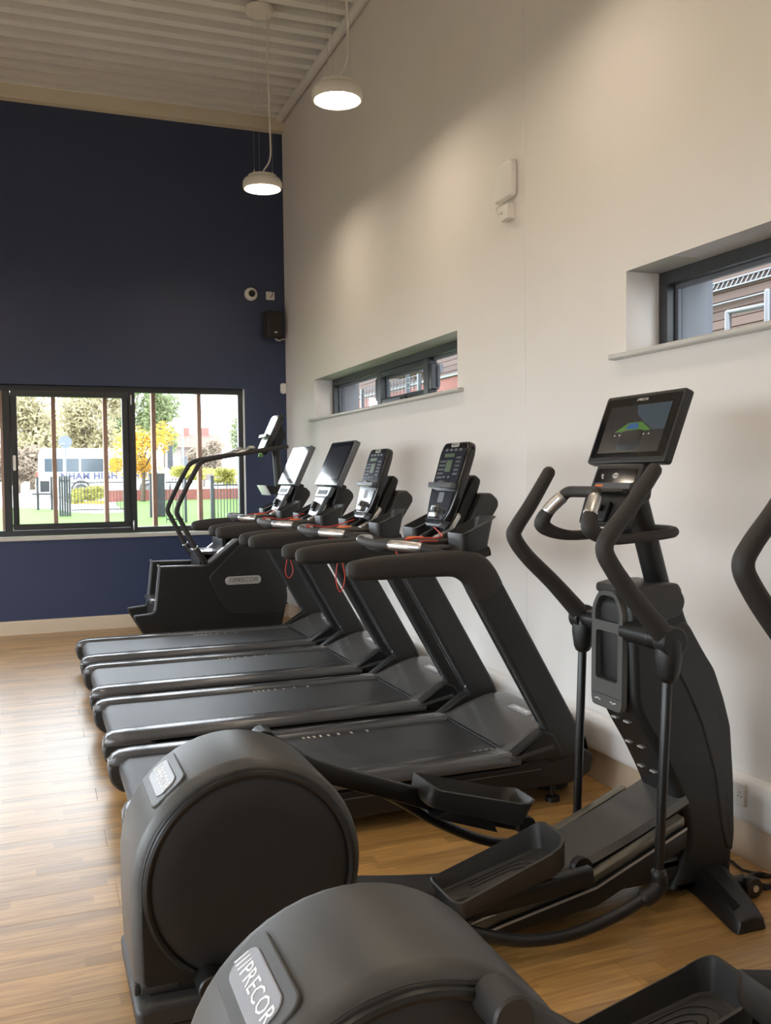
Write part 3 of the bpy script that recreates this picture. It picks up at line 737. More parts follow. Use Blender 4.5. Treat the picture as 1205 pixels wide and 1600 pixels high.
        b = mb(); b.rprism(rpoly([(-.128, .178), (.128, .178), (.132, .205), (.03, .205), (.018, .214), (-.018, .214), (-.03, .205), (-.132, .205)], .004, 2), -.002, .030, .005, U, 2); b.build('reading_ledge', 'panelgrey', cs)
        b = mb(); b.rprism(rpoly([(-.07, .022), (.07, .022), (.108, .062), (.125, .165), (-.125, .165), (-.108, .062)], .02, 3), -.001, .003, .001, U, 2); lp = b.build('lower_panel', 'bluepanel', cs)
        b = mb(); b.rprism(rrect(.06, .05, .006, 3, 0, .137), .0025, .0035, .0004, U, 1); b.build('info_display', 'key', lp)
        b = mb(); b.rprism(rpoly([(-.12, .03), (-.075, -.008), (.075, -.008), (.12, .03), (.075, .012), (-.075, .012)], .01, 3), -.03, .008, .006, U, 2); b.build('chin_trim', 'panelgrey', cs)
        b = mb(); b.rprism(rrect(.078, .030, .01, 3, -.012, .048), 0, .022, .006, U, 3); b.rprism(rrect(.05, .03, .006, 3, 0, .078), 0, .03, .006, U, 3); b.build('safety_key', 'silver', cs)
        b = mb(); b.rprism(rrect(.036, .022, .005, 3, .02, .072), .025, .034, .004, U, 2); b.build('key_clip', 'black', cs)
        b = mb(); b.rprism(rrect(.082, .020, .006, 3, .0, H-.017), -.001, .003, .0015, U, 2); bd = b.build('badge', 'badge', cs)
        text('badge_lettering', '///PRECOR', .013, 'badge_dark', bd, U @ Matrix.Translation((0, H-.017, .0035)), off, extrude=.0003, shear=.15)
    else:
        U = uframe(-.664, 1.432, -.522, 1.738); H = .3334; W = .26
        b = mb(); b.rprism(rrect(2*W, H, .014, 4, 0, H/2), -.042, 0, .006, U, 3); cs = b.build('touchscreen', 'panelgrey', t)
        b = mb(); b.rprism(rrect(2*W-.022, H-.022, .010, 4, 0, H/2), -.001, .0015, .0008, U, 1); gl = b.build('glass', 'screen', cs)
        b = mb(); b.rprism(rrect(2*W-.075, H-.085, .004, 2, 0, H/2+.004), .0012, .0020, .0003, U, 1); b.build('display', 'screengrey', gl)
        V = uframe(-.765, 1.225, -.660, 1.425); h = .226
        b = mb(); b.rprism(rpoly([(-.10, 0), (.10, 0), (.115, h*.65), (.15, h*.68), (.155, h), (-.155, h), (-.15, h*.68), (-.115, h*.65)], .008, 3), -.03, 0, .006, V, 3); lp = b.build('control_panel', 'panelgrey', t)
        b = mb(); b.rprism(rrect(.05, .05, .012, 3, -.01, .075), -.002, .028, .008, V, 3); b.rprism(rrect(.062, .018, .006, 3, -.012, .045), -.002, .016, .004, V, 2); b.build('safety_key', 'black', lp)
        b = mb(); b.box((0, h*.80, .001), (.20, .03, .002), V); b.box((0, h*.64, .002), (.20, .006, .006), V); b.build('slot', 'char', lp)
        b = mb(); b.rprism(rrect(.30, .16, .02), -.09, -.03, .01, uframe(-.66, 1.38, -.60, 1.56), 3); b.build('screen_back', 'black', t)
    return t
ycs = [-2.43, -3.48, -4.53, -5.58]
tk_ = make_treadmill('keypad'); ts_ = make_treadmill('touch')
tread = [ts_, copy_tree(ts_), copy_tree(tk_), tk_]
tl = ['black treadmill with a glaring white touchscreen beside the stair climber',
      'black treadmill with a grey touchscreen between a glaring-screen treadmill and a keypad treadmill',
      'black treadmill with a keypad console between a touchscreen and another keypad treadmill',
      'black treadmill with a dark keypad console beside the elliptical trainer']
for o, y, l in zip(tread, ycs, tl):
    o.location = (TX, y, 0); tag(o, l, 'treadmill', 'treadmills in a row facing the pale wall')
# red safety cords, clipped to the consoles, hanging or lying over the crossbar
def cord(parent, y, pts, name='safety_cord'):
    b = MB(); b.tube(catmull([Vector(p)-Vector((TX, y, 0)) for p in pts], 6), .0032, 7); return b.build(name, 'red', parent)
yc = ycs[3]
cord(tread[3], yc, [(-.78, yc, 1.25), (-.80, yc-.14, 1.216), (-.86, yc-.19, 1.212), (-.97, yc-.20, 1.214), (-1.03, yc-.22, 1.20), (-1.06, yc-.22, 1.16), (-1.03, yc-.25, 1.13), (-.99, yc-.27, 1.16), (-.95, yc-.24, 1.20), (-.86, yc-.22, 1.20)])
for k, (px, py0, py1, w) in ((2, (532, 868, 925, 7)), (1, (452, 868, 903, 6))):
    yc = ycs[k]; y = yc+.05
    P = [hit(px-1, py0-18, y=y)]+[hit(px-w*.4, py0, y=y), hit(px-w, (py0+py1)/2+8, y=y), hit(px, py1, y=y), hit(px+w, (py0+py1)/2+6, y=y), hit(px+w*.3, py0+4, y=y), hit(px+2, py0-18, y=y)]
    top = Vector((-1.09, y, 1.212))
    cord(tread[k], yc, [(-.80, y, 1.24), (-.95, y, 1.203), top]+P+[top+Vector((.01, .012, 0))])
yc = ycs[0]
cord(tread[0], yc, [(-.74, yc, 1.25), (-.82, yc-.12, 1.22), (-.95, yc-.19, 1.216), (-1.04, yc-.2, 1.20), (-1.06, yc-.2, 1.15), (-1.0, yc-.22, 1.14)])
# ================================================================== stair climber
def make_climber():
    ox = -1.05; off = (ox, 0, 0); yc = -1.085
    t = thing('stair_climber', 'black stair climbing machine with tall handrails before the navy wall', 'stair climber', (ox, yc, 0))
    def mb(): return MB(off)
    side = [(-1.752, .305), (-1.600, .318), (-1.572, .345), (-1.530, .705), (-1.505, .722), (-1.14, .716), (-1.085, .745), (-.80, .965), (-.66, 1.07), (-.52, 1.09), (-.44, 1.0), (-.386, .394), (-.455, .10), (-.50, .02), (-1.60, .02), (-1.69, .17), (-1.748, .275)]
    sr = [.015, .02, .02, .02, .02, .03, .03, .03, .03, .03, .05, .05, .03, .01, .01, .02, .015]
    for s in (1, -1):
        b = mb(); b.rprism(rpoly(side, sr, 4), .235 if s > 0 else -.315, .315 if s > 0 else -.235, .012, SIDE, 3); sh = b.build('side_shell', 'black', t)
        # edge strips along the stepped top, coloured pale as window reflection
        tr = [(-1.745, .306), (-1.603, .319), (-1.575, .345), (-1.532, .708), (-1.507, .724), (-1.14, .718)]
        R = []
        y0, y1 = (.247, .303) if s > 0 else (-.303, -.247)
        vs = []; fs = []
        pth = catmull([(a, 0, z) for a, z in tr], 3)
        for i, p in enumerate(pth):
            a = pth[max(i-1, 0)]; c = pth[min(i+1, len(pth)-1)]; d = (c-a).normalized(); n = Vector((-d.z, 0, d.x))
            q = p+n*.002; w = p-n*.006
            R.append([(q.x, y0, q.z), (q.x, y1, q.z), (w.x, y1, w.z), (w.x, y0, w.z)])
        b = mb(); b.rings(R); b.build('edge_trim', 'trimglint', sh)
        q = [(-1.10, .735), (-.80, .967), (-.68, 1.058)]
        R = []
        for i, (x, z) in enumerate(q): R.append([(x-.02, y0, z+.012), (x-.02, y1, z+.012), (x+.01, y1, z-.02), (x+.01, y0, z-.02)])
        b = mb(); b.rings(R); b.build('sloping_trim', 'trimglint', sh)
        pn = rpoly([(-1.108, .612), (-.80, .915), (-.62, 1.0), (-.50, .98), (-.405, .48), (-.425, .262), (-.90, .272), (-.985, .36)], [.04, .06, .05, .05, .05, .04, .05, .05], 5)
        b = mb(); b.rprism(pn, .305 if s > 0 else -.323, .323 if s > 0 else -.305, .006, SIDE, 3); pa = b.build('side_panel', 'char2', sh)
        fr = frame((-.798, s*.323, .573), (-s, 0, 0) if s > 0 else (1, 0, 0), (0, 0, 1))
        b = mb(); b.rprism(rrect(.325, .074, .034), -.002, .006, .004, fr, 3); bd = b.build('badge', 'badge', pa)
        text('badge_lettering', '///PRECOR', .058, 'badge_dark', bd, fr @ Matrix.Translation((0, 0, .0065)), off, spacing=1.0, shear=.12)
        # handrail
        pts = [(-1.128, .742), (-1.20, .85), (-1.335, 1.12), (-1.366, 1.185), (-1.352, 1.25), (-1.29, 1.38), (-1.185, 1.575), (-1.145, 1.625), (-1.075, 1.655), (-.90, 1.685), (-.62, 1.728), (-.44, 1.755)]
        P = catmull([(x, s*.282, z) for x, z in pts], 5)+catmull([(-.44, s*.282, 1.755), (-.385, s*.275, 1.762), (-.35, s*.20, 1.766), (-.345, 0, 1.768)], 4)[1:]
        b = mb(); b.tube(P, .0215, 12); b.build('handrail', 'rubber', t)
        b = mb(); d = (Vector((-1.215, 0, .875))-Vector((-1.105, 0, .705))).normalized(); p0 = Vector((-1.10, s*.282, .70))
        b.tube([p0, p0+d*.20], .028, 14); b.build('handrail_socket', 'black', t)
        b = mb(); b.tube([p0+d*.20, p0+d*.212], .030, 14, cap=False); b.build('collar', 'silver', t)
        b = mb(); p = Vector((-.86, s*.282, 1.695)); b.tube([p, p+Vector((.10, 0, .03)), p+Vector((.15, -.02*s, .055))], .018, 10); b.tube([p+Vector((.15, -.02*s, .06)), p+Vector((.19, -.02*s, .062))], .022, 10); b.build('pulse_grip', 'silver', t)
    # steps between the shells
    for i, (x, z) in enumerate(((-1.60, .425), (-1.395, .63), (-1.19, .835), (-.985, 1.04))):
        b = mb(); b.rprism(rpoly([(x, z-.03), (x+.26, z-.03), (x+.26, z), (x, z)], .008, 2), -.235, .235, .004, SIDE, 2); st = b.build('step', 'rail', t)
        b = mb(); b.rprism(rpoly([(x+.02, z-.23), (x+.05, z-.23), (x+.05, z-.03), (x+.02, z-.03)], .004, 2), -.235, .235, .002, SIDE, 1); b.build('riser', 'black', st)
    b = mb(); b.rprism(rpoly([(-1.5, .03), (-.5, .03), (-.46, .98), (-.75, .90), (-1.35, .40)], .02, 2), -.236, .236, .01, SIDE, 2); b.build('core', 'black', t)
    for x in (-1.55, -.55):
        for s in (1, -1):
            b = mb(); b.lathe([(.003, 0), (.03, 0), (.03, .022), (.003, .024)], (x, s*.26, 0), 'z', 14); b.build('foot', 'black', t)
    # column and console
    b = mb(); b.tube([(-.36, 0, .98), (-.372, 0, 1.36), (-.40, 0, 1.80), (-.41, 0, 1.88)], .038, 16); b.build('column', 'char2', t)
    U = uframe(-.557, 1.712, -.385, 2.078); H = .404
    face = rpoly([(-.10, 0), (.10, 0), (.15, .06), (.165, H-.04), (.14, H), (-.14, H), (-.165, H-.04), (-.15, .06)], .03, 4)
    b = mb(); b.rprism(face, -.05, 0, .012, U, 3); cs = b.build('console', 'gloss', t)
    b = mb(); b.rprism(rpoly([(-.13, .18), (.13, .18), (.14, H-.03), (-.14, H-.03)], .014, 3), -.001, .003, .001, U, 1); b.build('keypad_panel', 'screengrey', cs)
    b = mb(); b.rprism(rpoly([(-.14, .145), (.14, .145), (.14, .18), (-.14, .18)], .006, 2), -.002, .04, .006, U, 2); b.build('reading_ledge', 'panelgrey', cs)
    b = mb(); b.rprism(rpoly([(-.08, .01), (.08, .01), (.12, .06), (.13, .14), (-.13, .14), (-.12, .06)], .014, 3), -.001, .006, .002, U, 1); b.build('lower_panel', 'panelgrey', cs)
    b = mb(); b.rprism(rpoly([(-.44, 1.74), (-.35, 1.80), (-.315, 1.88), (-.37, 2.0), (-.42, 1.98), (-.48, 1.86)], .02, 3), -.09, .09, .015, SIDE, 3); b.build('console_back', 'black', cs)
    b = mb(); b.box((-.555, -.05, 1.69), (.04, .035, .03)); b.build('clip', 'scr_green', t, .006)
    b = mb(); b.rprism(rpoly([(-.535, 1.412), (-.395, 1.398), (-.395, 1.345), (-.49, 1.325)], .006, 2), -.14, .14, .006, SIDE, 2); tr_ = b.build('tray', 'black', t)
    b = mb(); b.rprism(rpoly([(-.552, 1.415), (-.535, 1.415), (-.485, 1.322), (-.502, 1.322)], .003, 2), -.15, .15, .004, SIDE, 2); b.build('tray_lip', 'trunk', tr_)
    return t
make_climber()

# ================================================================== ellipticals
def make_elliptical(near_high):
    off = (TX, 0, 0)
    t = thing('elliptical_trainer', '', 'elliptical', (TX, 0, 0))
    def mb(): return MB(off)
    I = Matrix.Identity(4)
    CX, CZ, RO = -1.998, .368, .332
    arc = [(CX+RO*math.cos(math.radians(a)), CZ+RO*math.sin(math.radians(a))) for a in range(-14, 181, 7)]
    out = [(-1.655, .235), (-1.668, .262)]+arc+[(-2.330, .25), (-2.326, .12), (-2.30, .05), (-2.26, .03), (-1.72, .03), (-1.64, .06), (-1.60, .165)]
    b = mb(); b.rprism(out, -.185, .185, .036, SIDE, 6); shr = b.build('rear_shroud', 'shroud', t, ang=60)
    b = mb(); b.rprism(rpoly([(-2.325, .0), (-1.66, .0), (-1.66, .045), (-1.75, .075), (-2.29, .085), (-2.33, .07)], .015, 3), -.235, .235, .02, SIDE, 3); b.build('rear_base', 'char', t)
    face = inset(out, .022)
    for s in (1, -1):
        b = mb(); b.rprism(face, .178 if s > 0 else -.190, .190 if s > 0 else -.178, .006, SIDE, 3); b.build('side_face', 'black', t, ang=60)
        rim = [(.284, .0), (.286, .013), (.294, .017), (.302, .013), (.304, .0)]
        b = mb(); b.lathe([(r, s*(.188+h)) for r, h in rim], (CX, 0, CZ), 'y', 72, closed=True); b.build('wheel_rim', 'black2', t)
        b = mb(); b.lathe([(.002, s*.1975), (.20, s*.1985), (.270, s*.197), (.285, s*.190), (.285, s*.18)], (CX, 0, CZ), 'y', 72); b.build('wheel_cover', 'disc', t, ang=60)
    # badge at the top rear of the shroud
    a = math.radians(131); n = Vector((math.cos(a), 0, math.sin(a))); up = Vector((math.sin(a), 0, -math.cos(a)))
    fr = frame(Vector((CX, 0, CZ))+n*(RO-.001), (0, -1, 0), up)
    b = mb(); b.rprism(rrect(.27, .125, .03), -.012, .005, .004, fr, 3); pb = b.build('badge_surround', 'shroud', t)
    b = mb(); b.rprism(rrect(.215, .075, .03), .004, .0085, .003, fr, 3); bd = b.build('badge', 'badgegrey', pb)
    text('badge_lettering', '///PRECOR', .047, 'whiteprint', bd, fr @ Matrix.Translation((0, 0, .0088)), off, spacing=1.02)
    b = mb(); b.box((-2.318, -.15, .10), (.016, .05, .035)); b.box((-2.26, -.187, .10), (.10, .008, .022)); b.build('latch', 'char', t, .004)
    # spine and ramp
    b = mb(); b.rprism(rpoly([(-1.70, .06), (-.45, .05), (-.40, .14), (-1.10, .13), (-1.45, .175), (-1.64, .205), (-1.70, .19)], .03, 4), -.095, .095, .03, SIDE, 4); b.build('spine', 'char', t)
    rc = catmull([(-1.02, 0, .150), (-.88, 0, .180), (-.73, 0, .228), (-.58, 0, .285), (-.44, 0, .345)], 4)
    R = [[(p.x, -.135, p.z), (p.x, -.115, p.z+.018), (p.x, .115, p.z+.018), (p.x, .135, p.z), (p.x, .12, p.z-.02), (p.x, -.12, p.z-.02)] for p in rc]
    b = mb(); b.rings(R); b.build('ramp_cover', 'shroud', t)
    for s in (1, -1):
        b = mb(); R = []
        for x, z in ((-1.42, .055), (-1.2, .105), (-.86, .165), (-.50, .308)):
            R.append([(x, s*.145, z-.018), (x, s*.185, z-.018), (x, s*.185, z+.012), (x, s*.145, z+.012)])
        b.rings(R); b.build('ramp_rail', 'rampsteel', t, .004)
        b = mb(); R = []
        for x, z in ((-1.45, .03), (-1.2, .068), (-.86, .128), (-.50, .270)): R.append([(x, s*.10, z-.05 if z > .08 else z-.02), (x, s*.196, z-.05 if z > .08 else z-.02), (x, s*.196, z+.016), (x, s*.10, z+.016)])
        b.rings(R); b.build('ramp_frame', 'black', t, .003)
        b = mb(); R = []
        for x, z in ((-1.45, .03), (-1.2, .082), (-.86, .142), (-.50, .284)): R.append([(x, s*.196, z-.004), (x, s*.1985, z-.004), (x, s*.1985, z+.004), (x, s*.196, z+.004)])
        b.rings(R); b.build('ramp_edge', 'badge', t)
    # front tower
    tw = [(-.668, 1.045), (-.655, .70), (-.61, .615), (-.545, .51), (-.49, .405), (-.445, .30), (-.43, .20), (-.46, .10), (-.50, .02), (-.235, .02), (-.226, .15), (-.222, .27), (-.228, .39), (-.244, .596), (-.276, .70), (-.318, .806), (-.366, .872), (-.43, .99), (-.452, 1.06), (-.48, 1.098), (-.62, 1.098)]
    b = mb(); b.rprism(rpoly(tw, [.02, .05, .03, .03, .03, .03, .03, .03, .02, .02, .03, .03, .03, .03, .03, .03, .03, .03, .03, .03, .04], 3), -.115, .115, .028, SIDE, 5); tower = b.build('tower', 'black', t, ang=50)
    for s in (1, -1):
        pn = rpoly([(-.475, .985), (-.43, .97), (-.366, .868), (-.318, .80), (-.276, .69), (-.247, .59), (-.232, .39), (-.228, .20), (-.236, .135), (-.265, .15), (-.285, .22), (-.318, .43), (-.375, .61), (-.44, .74), (-.515, .86)], .02, 3)
        b = mb(); b.rprism(pn, .095 if s > 0 else -.120, .120 if s > 0 else -.095, .008, SIDE, 3); b.build('side_panel', 'char2', tower)
        cp = rpoly([(-.645, 1.05), (-.64, 1.10), (-.475, 1.112), (-.44, 1.05), (-.46, 1.0), (-.53, .985), (-.56, .93), (-.62, .95)], .02, 3)
        b = mb(); b.rprism(cp, .095 if s > 0 else -.119, .119 if s > 0 else -.095, .008, SIDE, 3); b.build('shoulder_cover', 'char', tower)
        for (x, z) in ((-.618, .630), (-.560, .535), (-.507, .440), (-.463, .345)):
            b = mb(); b.box((x-.008, s*.036, z-.004), (.014, .030, .006)); b.build('ramp_notch', 'badge', tower)
    b = mb(); b.rprism(rpoly([(-.655, 1.07), (-.655, 1.102), (-.60, 1.112), (-.47, 1.112), (-.45, 1.08)], .012, 3), -.117, .117, .01, SIDE, 3); b.build('top_cap', 'char', tower)
    # phone and bottle holder plate on the user's side
    W = uframe(-.690, .672, -.683, 1.085)
    outl = rpoly([(-.085, 0), (.085, 0), (.092, .03), (.092, .36), (.05, .412), (-.05, .412), (-.092, .36), (-.092, .03)], [.03, .03, .02, .06, .07, .07, .06, .02], 5)
    def resample(poly, N=64):
        P = [Vector(p) for p in poly]+[Vector(poly[0])]; L = [0]
        for i in range(len(P)-1): L.append(L[-1]+(P[i+1]-P[i]).length)
        o = []; j = 0
        for k in range(N):
            d = L[-1]*k/N
            while L[j+1] < d: j += 1
            u = (d-L[j])/max(1e-9, L[j+1]-L[j]); q = P[j].lerp(P[j+1], u); o.append((q.x, q.y))
        return o
    low = rpoly([(-.085, 0), (.085, 0), (.092, .03), (.092, .295), (-.092, .295), (-.092, .03)], [.03, .03, .02, 0, 0, .02], 5)
    upp = rpoly([(-.092, .295), (.092, .295), (.092, .35), (.05, .412), (-.05, .412), (-.092, .35)], [0, 0, .05, .06, .06, .05], 5)
    lowh = rpoly([(-.066, .098), (.066, .098), (.066, .27), (-.066, .27)], .012, 4)
    upph = rpoly([(-.072, .305), (.072, .305), (.072, .345), (.044, .396), (-.044, .396), (-.072, .345)], [.006, .006, .05, .06, .06, .05], 5)
    def polar(poly, c, N=72):
        # outline sampled by angle about c so that inner and outer rings match
        o = []
        for k in range(N):
            d = Vector((math.cos(2*PI*k/N), math.sin(2*PI*k/N))); best = None
            for i in range(len(poly)):
                p = Vector(poly[i-1])-Vector(c); e = Vector(poly[i])-Vector(poly[i-1]); den = d.x*e.y-d.y*e.x
                if abs(den) < 1e-12: continue
                tt = (p.x*e.y-p.y*e.x)/den; u = (p.x*d.y-p.y*d.x)/den
                if tt > 0 and -1e-6 <= u <= 1+1e-6: best = max(best or 0, tt)
            best = best or 0; o.append((c[0]+d.x*best, c[1]+d.y*best))
        return o
    b = mb(); b.ringplate(polar(low, (0, .18)), polar(lowh, (0, .18)), -.022, 0, W); b.ringplate(polar(upp, (0, .345)), polar(upph, (0, .345)), -.022, 0, W); hp = b.build('holder_plate', 'shroud', t, ang=30)
    b = mb(); b.box((0, .045, .0008), (.165, .0025, .001), W); b.build('plate_seam', 'black', hp)
    b = mb(); [b.box((x_, .024+.003*(k_ % 2), .0008), (.010, .004, .0006), W) for k_, x_ in enumerate((-.062, -.050, -.038, .030, .042, .054))]; tag(b.build('printed_mark', 'print', hp), kind='stuff')
    # front foot bar, wheels
    for s in (1, -1):
        R = []
        for (x0, x1, y, z) in ((-.40, -.232, .06, .10), (-.405, -.25, .13, .092), (-.462, -.335, .36, .072), (-.462, -.345, .40, .050)):
            R.append([(x0, s*y, .0), (x1, s*y, .0), (x1-.012, s*y, z*.8), (x1-.045, s*y, z), (x0+.045, s*y, z), (x0+.012, s*y, z*.8)])
        b = mb(); b.rings(R); b.build('front_foot', 'black', t, .006)
        b = mb(); b.lathe([(.004, -.018), (.034, -.018), (.038, -.010), (.038, .010), (.034, .018), (.004, .018)], (-.225, s*.20, .038), 'y', 24); w = b.build('transport_wheel', 'black2', t)
        b = mb(); b.lathe([(.001, -.023), (.012, -.023), (.012, .023), (.001, .023)], (-.225, s*.20, .038), 'y', 14); b.build('axle', 'silver', w)
        b = mb(); b.box((-.255, s*.17, .045), (.08, .05, .035)); b.build('wheel_bracket', 'black', w, .006)
    # column, console
    b = mb(); b.tube([(-.468, 0, 1.085), (-.554, 0, 1.376), (-.585, 0, 1.48)], .042, 20); b.build('column', 'black', t)
    U = uframe(-.618, 1.531, -.522, 1.777); H = .264; Wd = .225
    b = mb(); b.rprism(rrect(2*Wd, H, .012, 4, 0, H/2), -.034, 0, .005, U, 3); cs = b.build('touchscreen', 'char2', t)
    b = mb(); b.rprism(rrect(2*Wd-.026, H-.034, .008, 3, 0, H/2+.004), -.001, .0015, .0006, U, 1); gl = b.build('glass', 'screen', cs)
    dw, dh, dy = 2*Wd-.10, H-.085, H/2-.004
    def dis(name, pts, mt, n): b = mb(); b.rprism([(x*dw, dy+z*dh) for x, z in pts], n, n+.0003, .0001, U, 1); return b.build(name, mt, gl)
    dis('display', [(-.5, -.5), (.5, -.5), (.5, .5), (-.5, .5)], 'scr_dark', .0016)
    dis('picture_sky', [(-.05, .5), (.5, .5), (.5, -.05), (.32, -.05), (.12, .15), (.0, .3)], 'scr_sky', .0021)
    dis('picture_pitch', [(-.30, -.06), (.30, -.06), (.12, .13), (-.10, .13)], 'scr_green', .0026)
    dis('picture_court', [(-.12, -.01), (.09, -.01), (.06, .11), (-.08, .11)], 'scr_blue', .0031)
    dis('picture_icon', [(.02, -.34), (.08, -.34), (.09, -.27), (.03, -.27)], 'scr_green', .0026)
    b = mb()
    for k in range(8): b.box(((-.28+.08*k)*dw, dy-.13*dh, .0022), (.006, .005, .0003), U)
    for k in range(6): b.box(((-.1+.045*k)*dw, dy-.44*dh, .0022), (.006, .003, .0003), U)
    b.build('picture_text', 'print', gl)
    text('screen_lettering', '///PRECOR', .014, 'print', gl, U @ Matrix.Translation((0, H-.026, .0018)), off, extrude=.0002, shear=.15)
    V = uframe(-.715, 1.318, -.628, 1.528); h = .2273
    b = mb(); b.rprism(rpoly([(-.135, 0), (.135, 0), (.15, h*.48), (.135, h*.52), (.135, h), (-.135, h), (-.135, h*.52), (-.15, h*.48)], .012, 3), -.035, 0, .007, V, 3); lp = b.build('control_panel', 'char2', t)
    b = mb(); b.rprism(rrect(.235, .055, .008, 3, .0, h*.80), -.001, .002, .001, V, 1); b.build('control_strip', 'screen', lp)
    el = lambda a_, c_, x_: [(x_+a_*math.cos(k_*PI/12), h*.80+c_*math.sin(k_*PI/12)) for k_ in range(24)]
    b = mb(); b.ringplate(el(.017, .010, .0), el(.014, .0075, .0), .0018, .0026, V); b.ringplate(el(.007, .007, .0), el(.004, .004, .0), .0018, .0026, V); b.build('control_icon', 'print', lp)
    b = mb(); b.ringplate(el(.006, .006, -.078), el(.003, .003, -.078), .0018, .0026, V); b.box((-.072, h*.80-.010, .0022), (.010, .004, .0006), V); b.build('control_icon', 'print', lp)
    b = mb(); b.rprism(rrect(.21, .024, .004, 2, .0, h*.63), -.001, .004, .002, V, 1); b.build('slot', 'key', lp)
    b = mb(); b.box((-.075, h*.63, .0044), (.045, .007, .0008), V); b.build('slot_light', 'orange', lp)
    b = mb(); b.rprism(rrect(.22, .014, .004, 2, .0, h*.52), -.002, .028, .004, V, 2); b.build('ledge', 'char', lp)
    b = mb(); b.rprism(rrect(.024, .022, .003, 2, -.095, h*.40), -.001, .002, .001, V, 1); b.build('sticker', 'red', lp)
    b = mb(); b.rprism(rrect(.10, .075, .008, 3, -.01, h*.20), -.001, .016, .006, V, 2); b.rprism(rrect(.065, .022, .006, 3, -.015, h*.24), .012, .045, .006, V, 2); b.build('phone_clip', 'black', lp)
    b = mb(); b.rprism(rpoly([(-.63, 1.36), (-.545, 1.40), (-.53, 1.56), (-.57, 1.66), (-.60, 1.60)], .02, 3), -.07, .07, .015, SIDE, 3); b.build('console_mount', 'black', t)
    # fixed handlebar: a loop round the column with two upright grips
    def half(s): return [(-.455, s*.06, 1.290), (-.50, s*.105, 1.285), (-.62, s*.12, 1.278), (-.745, s*.13, 1.274), (-.815, s*.150, 1.290), (-.852, s*.152, 1.318), (-.840, s*.135, 1.360), (-.80, s*.105, 1.412), (-.785, s*.085, 1.430), (-.775, s*.04, 1.432)]
    hp_ = half(-1)+half(1)[::-1]; hr = [.018]*20
    rr = []
    for k in (0,): rr = [.018, .018, .018, .018, .024, .030, .024, .021, .020, .020]
    P = catmull(hp_, 5, True); rad = rr+rr[::-1]; radf = []
    for i in range(len(rad)):
        for k in range(5): radf.append(rad[i]+(rad[(i+1) % len(rad)]-rad[i])*k/5)
    b = mb(); b.tube(P, radf, 12, True); fh = b.build('fixed_handlebar', 'rubber', t)
    for s in (1, -1):
        b = mb(); b.tube(catmull([(-.840, s*.135, 1.362), (-.822, s*.122, 1.386), (-.80, s*.105, 1.412)], 4), .0245, 14)
        b.build('pulse_plate', 'silver', fh)
    # moving handles, poles and links
    NH = [(-.709, 1.506), (-.795, 1.397), (-.870, 1.314), (-.898, 1.262), (-.868, 1.200), (-.787, 1.098), (-.655, .955)]
    FH = [(-.733, 1.503), (-.813, 1.382), (-.872, 1.302), (-.884, 1.262), (-.830, 1.188), (-.715, 1.080), (-.585, .945)]
    PB = {1: (-.618, .165), -1: (-.695, .205)}
    for s in (1, -1):
        hi = (s < 0) == near_high
        hd = (FH if s > 0 else NH) if not near_high else (NH if s > 0 else FH)
        piv = hd[-1]; pb = PB[s] if not near_high else PB[-s]
        P = catmull([(x, s*.30, z) for x, z in hd], 6)
        rad = lerp_list([.024, .0265, .0275, .0285, .029, .031, .036], 6)
        b = mb(); b.tube(P, rad, 14); hnd = b.build('moving_handle', 'rubber', t)
        b = mb(); b.lathe([(.002, -.20), (.036, -.20), (.038, -.05), (.034, -.045), (.034, .0), (.047, .004), (.049, .012), (.049, .055), (.044, .060), (.002, .062)], (0, 0, 0), 'y', 28)
        b.v = [Vector((p.x+TX+piv[0]-TX, s*(.275)+s*p.y, p.z+piv[1])) for p in b.v]
        b.build('pivot', 'black2', t, ang=30)
        b = mb(); b.tube([(piv[0], s*.30, piv[1]), (piv[0]-.002, s*.30, piv[1]-.055), (piv[0]-.004, s*.30, piv[1]-.112)], [.042, .043, .034], 18); b.build('pole_cup', 'black', t)
        b = mb(); b.tube([(piv[0]-.004, s*.30, piv[1]-.09), (pb[0], s*.30, pb[1])], .0165, 14); b.build('swing_pole', 'black2', t)
        b = mb(); b.tube([(pb[0], s*.30, pb[1]+.004), (pb[0], s*.30, pb[1]-.006)], .0195, 14, cap=False); b.build('collar', 'silver', t)
        b = mb(); b.tube(catmull([(pb[0], s*.30, pb[1]), (pb[0]+.004, s*.30, pb[1]-.035), (pb[0]-.02, s*.30, pb[1]-.062), (pb[0]-.055, s*.30, pb[1]-.075)], 4), .027, 14); b.build('pole_elbow', 'black', t)
        if hi:
            arm = [(-1.862, .635), (-1.70, .520), (-1.38, .395), (-1.15, .30), (-.92, .225)]; pin = (-1.862, .635)
            lk = [(pb[0]-.05, s*.30, pb[1]-.072), (-.80, s*.30, .095), (-1.0, s*.295, .135), (-1.2, s*.285, .235), (-1.36, s*.265, .345), (-1.42, s*.245, .385)]
            pc, ang = ((-1.085, .405), math.radians(-15)) if near_high else ((-1.135, .325), math.radians(-19.5))
        else:
            dz_ = -.035 if near_high else 0
            arm = [(-2.13, .110), (-1.80, .125+dz_), (-1.45, .160+dz_), (-1.15, .180+dz_), (-.90, .200+dz_)]; pin = (-2.13, .11)
            lk = [(pb[0]-.05, s*.30, pb[1]-.072), (-.857, s*.30, .095), (-1.015, s*.30, .067), (-1.174, s*.298, .074), (-1.30, s*.28, .105), (-1.40, s*.25, .14)]
            pc, ang = ((-1.215, .190), math.radians(11)) if near_high else ((-1.205, .225), math.radians(14))
        b = mb(); b.sweep([(p.x, p.z) for p in catmull([(x, 0, z) for x, z in arm], 4)], .032, .020, 5, 16, y=s*.222, dome=False); b.build('pedal_arm', 'black2', t, .002)
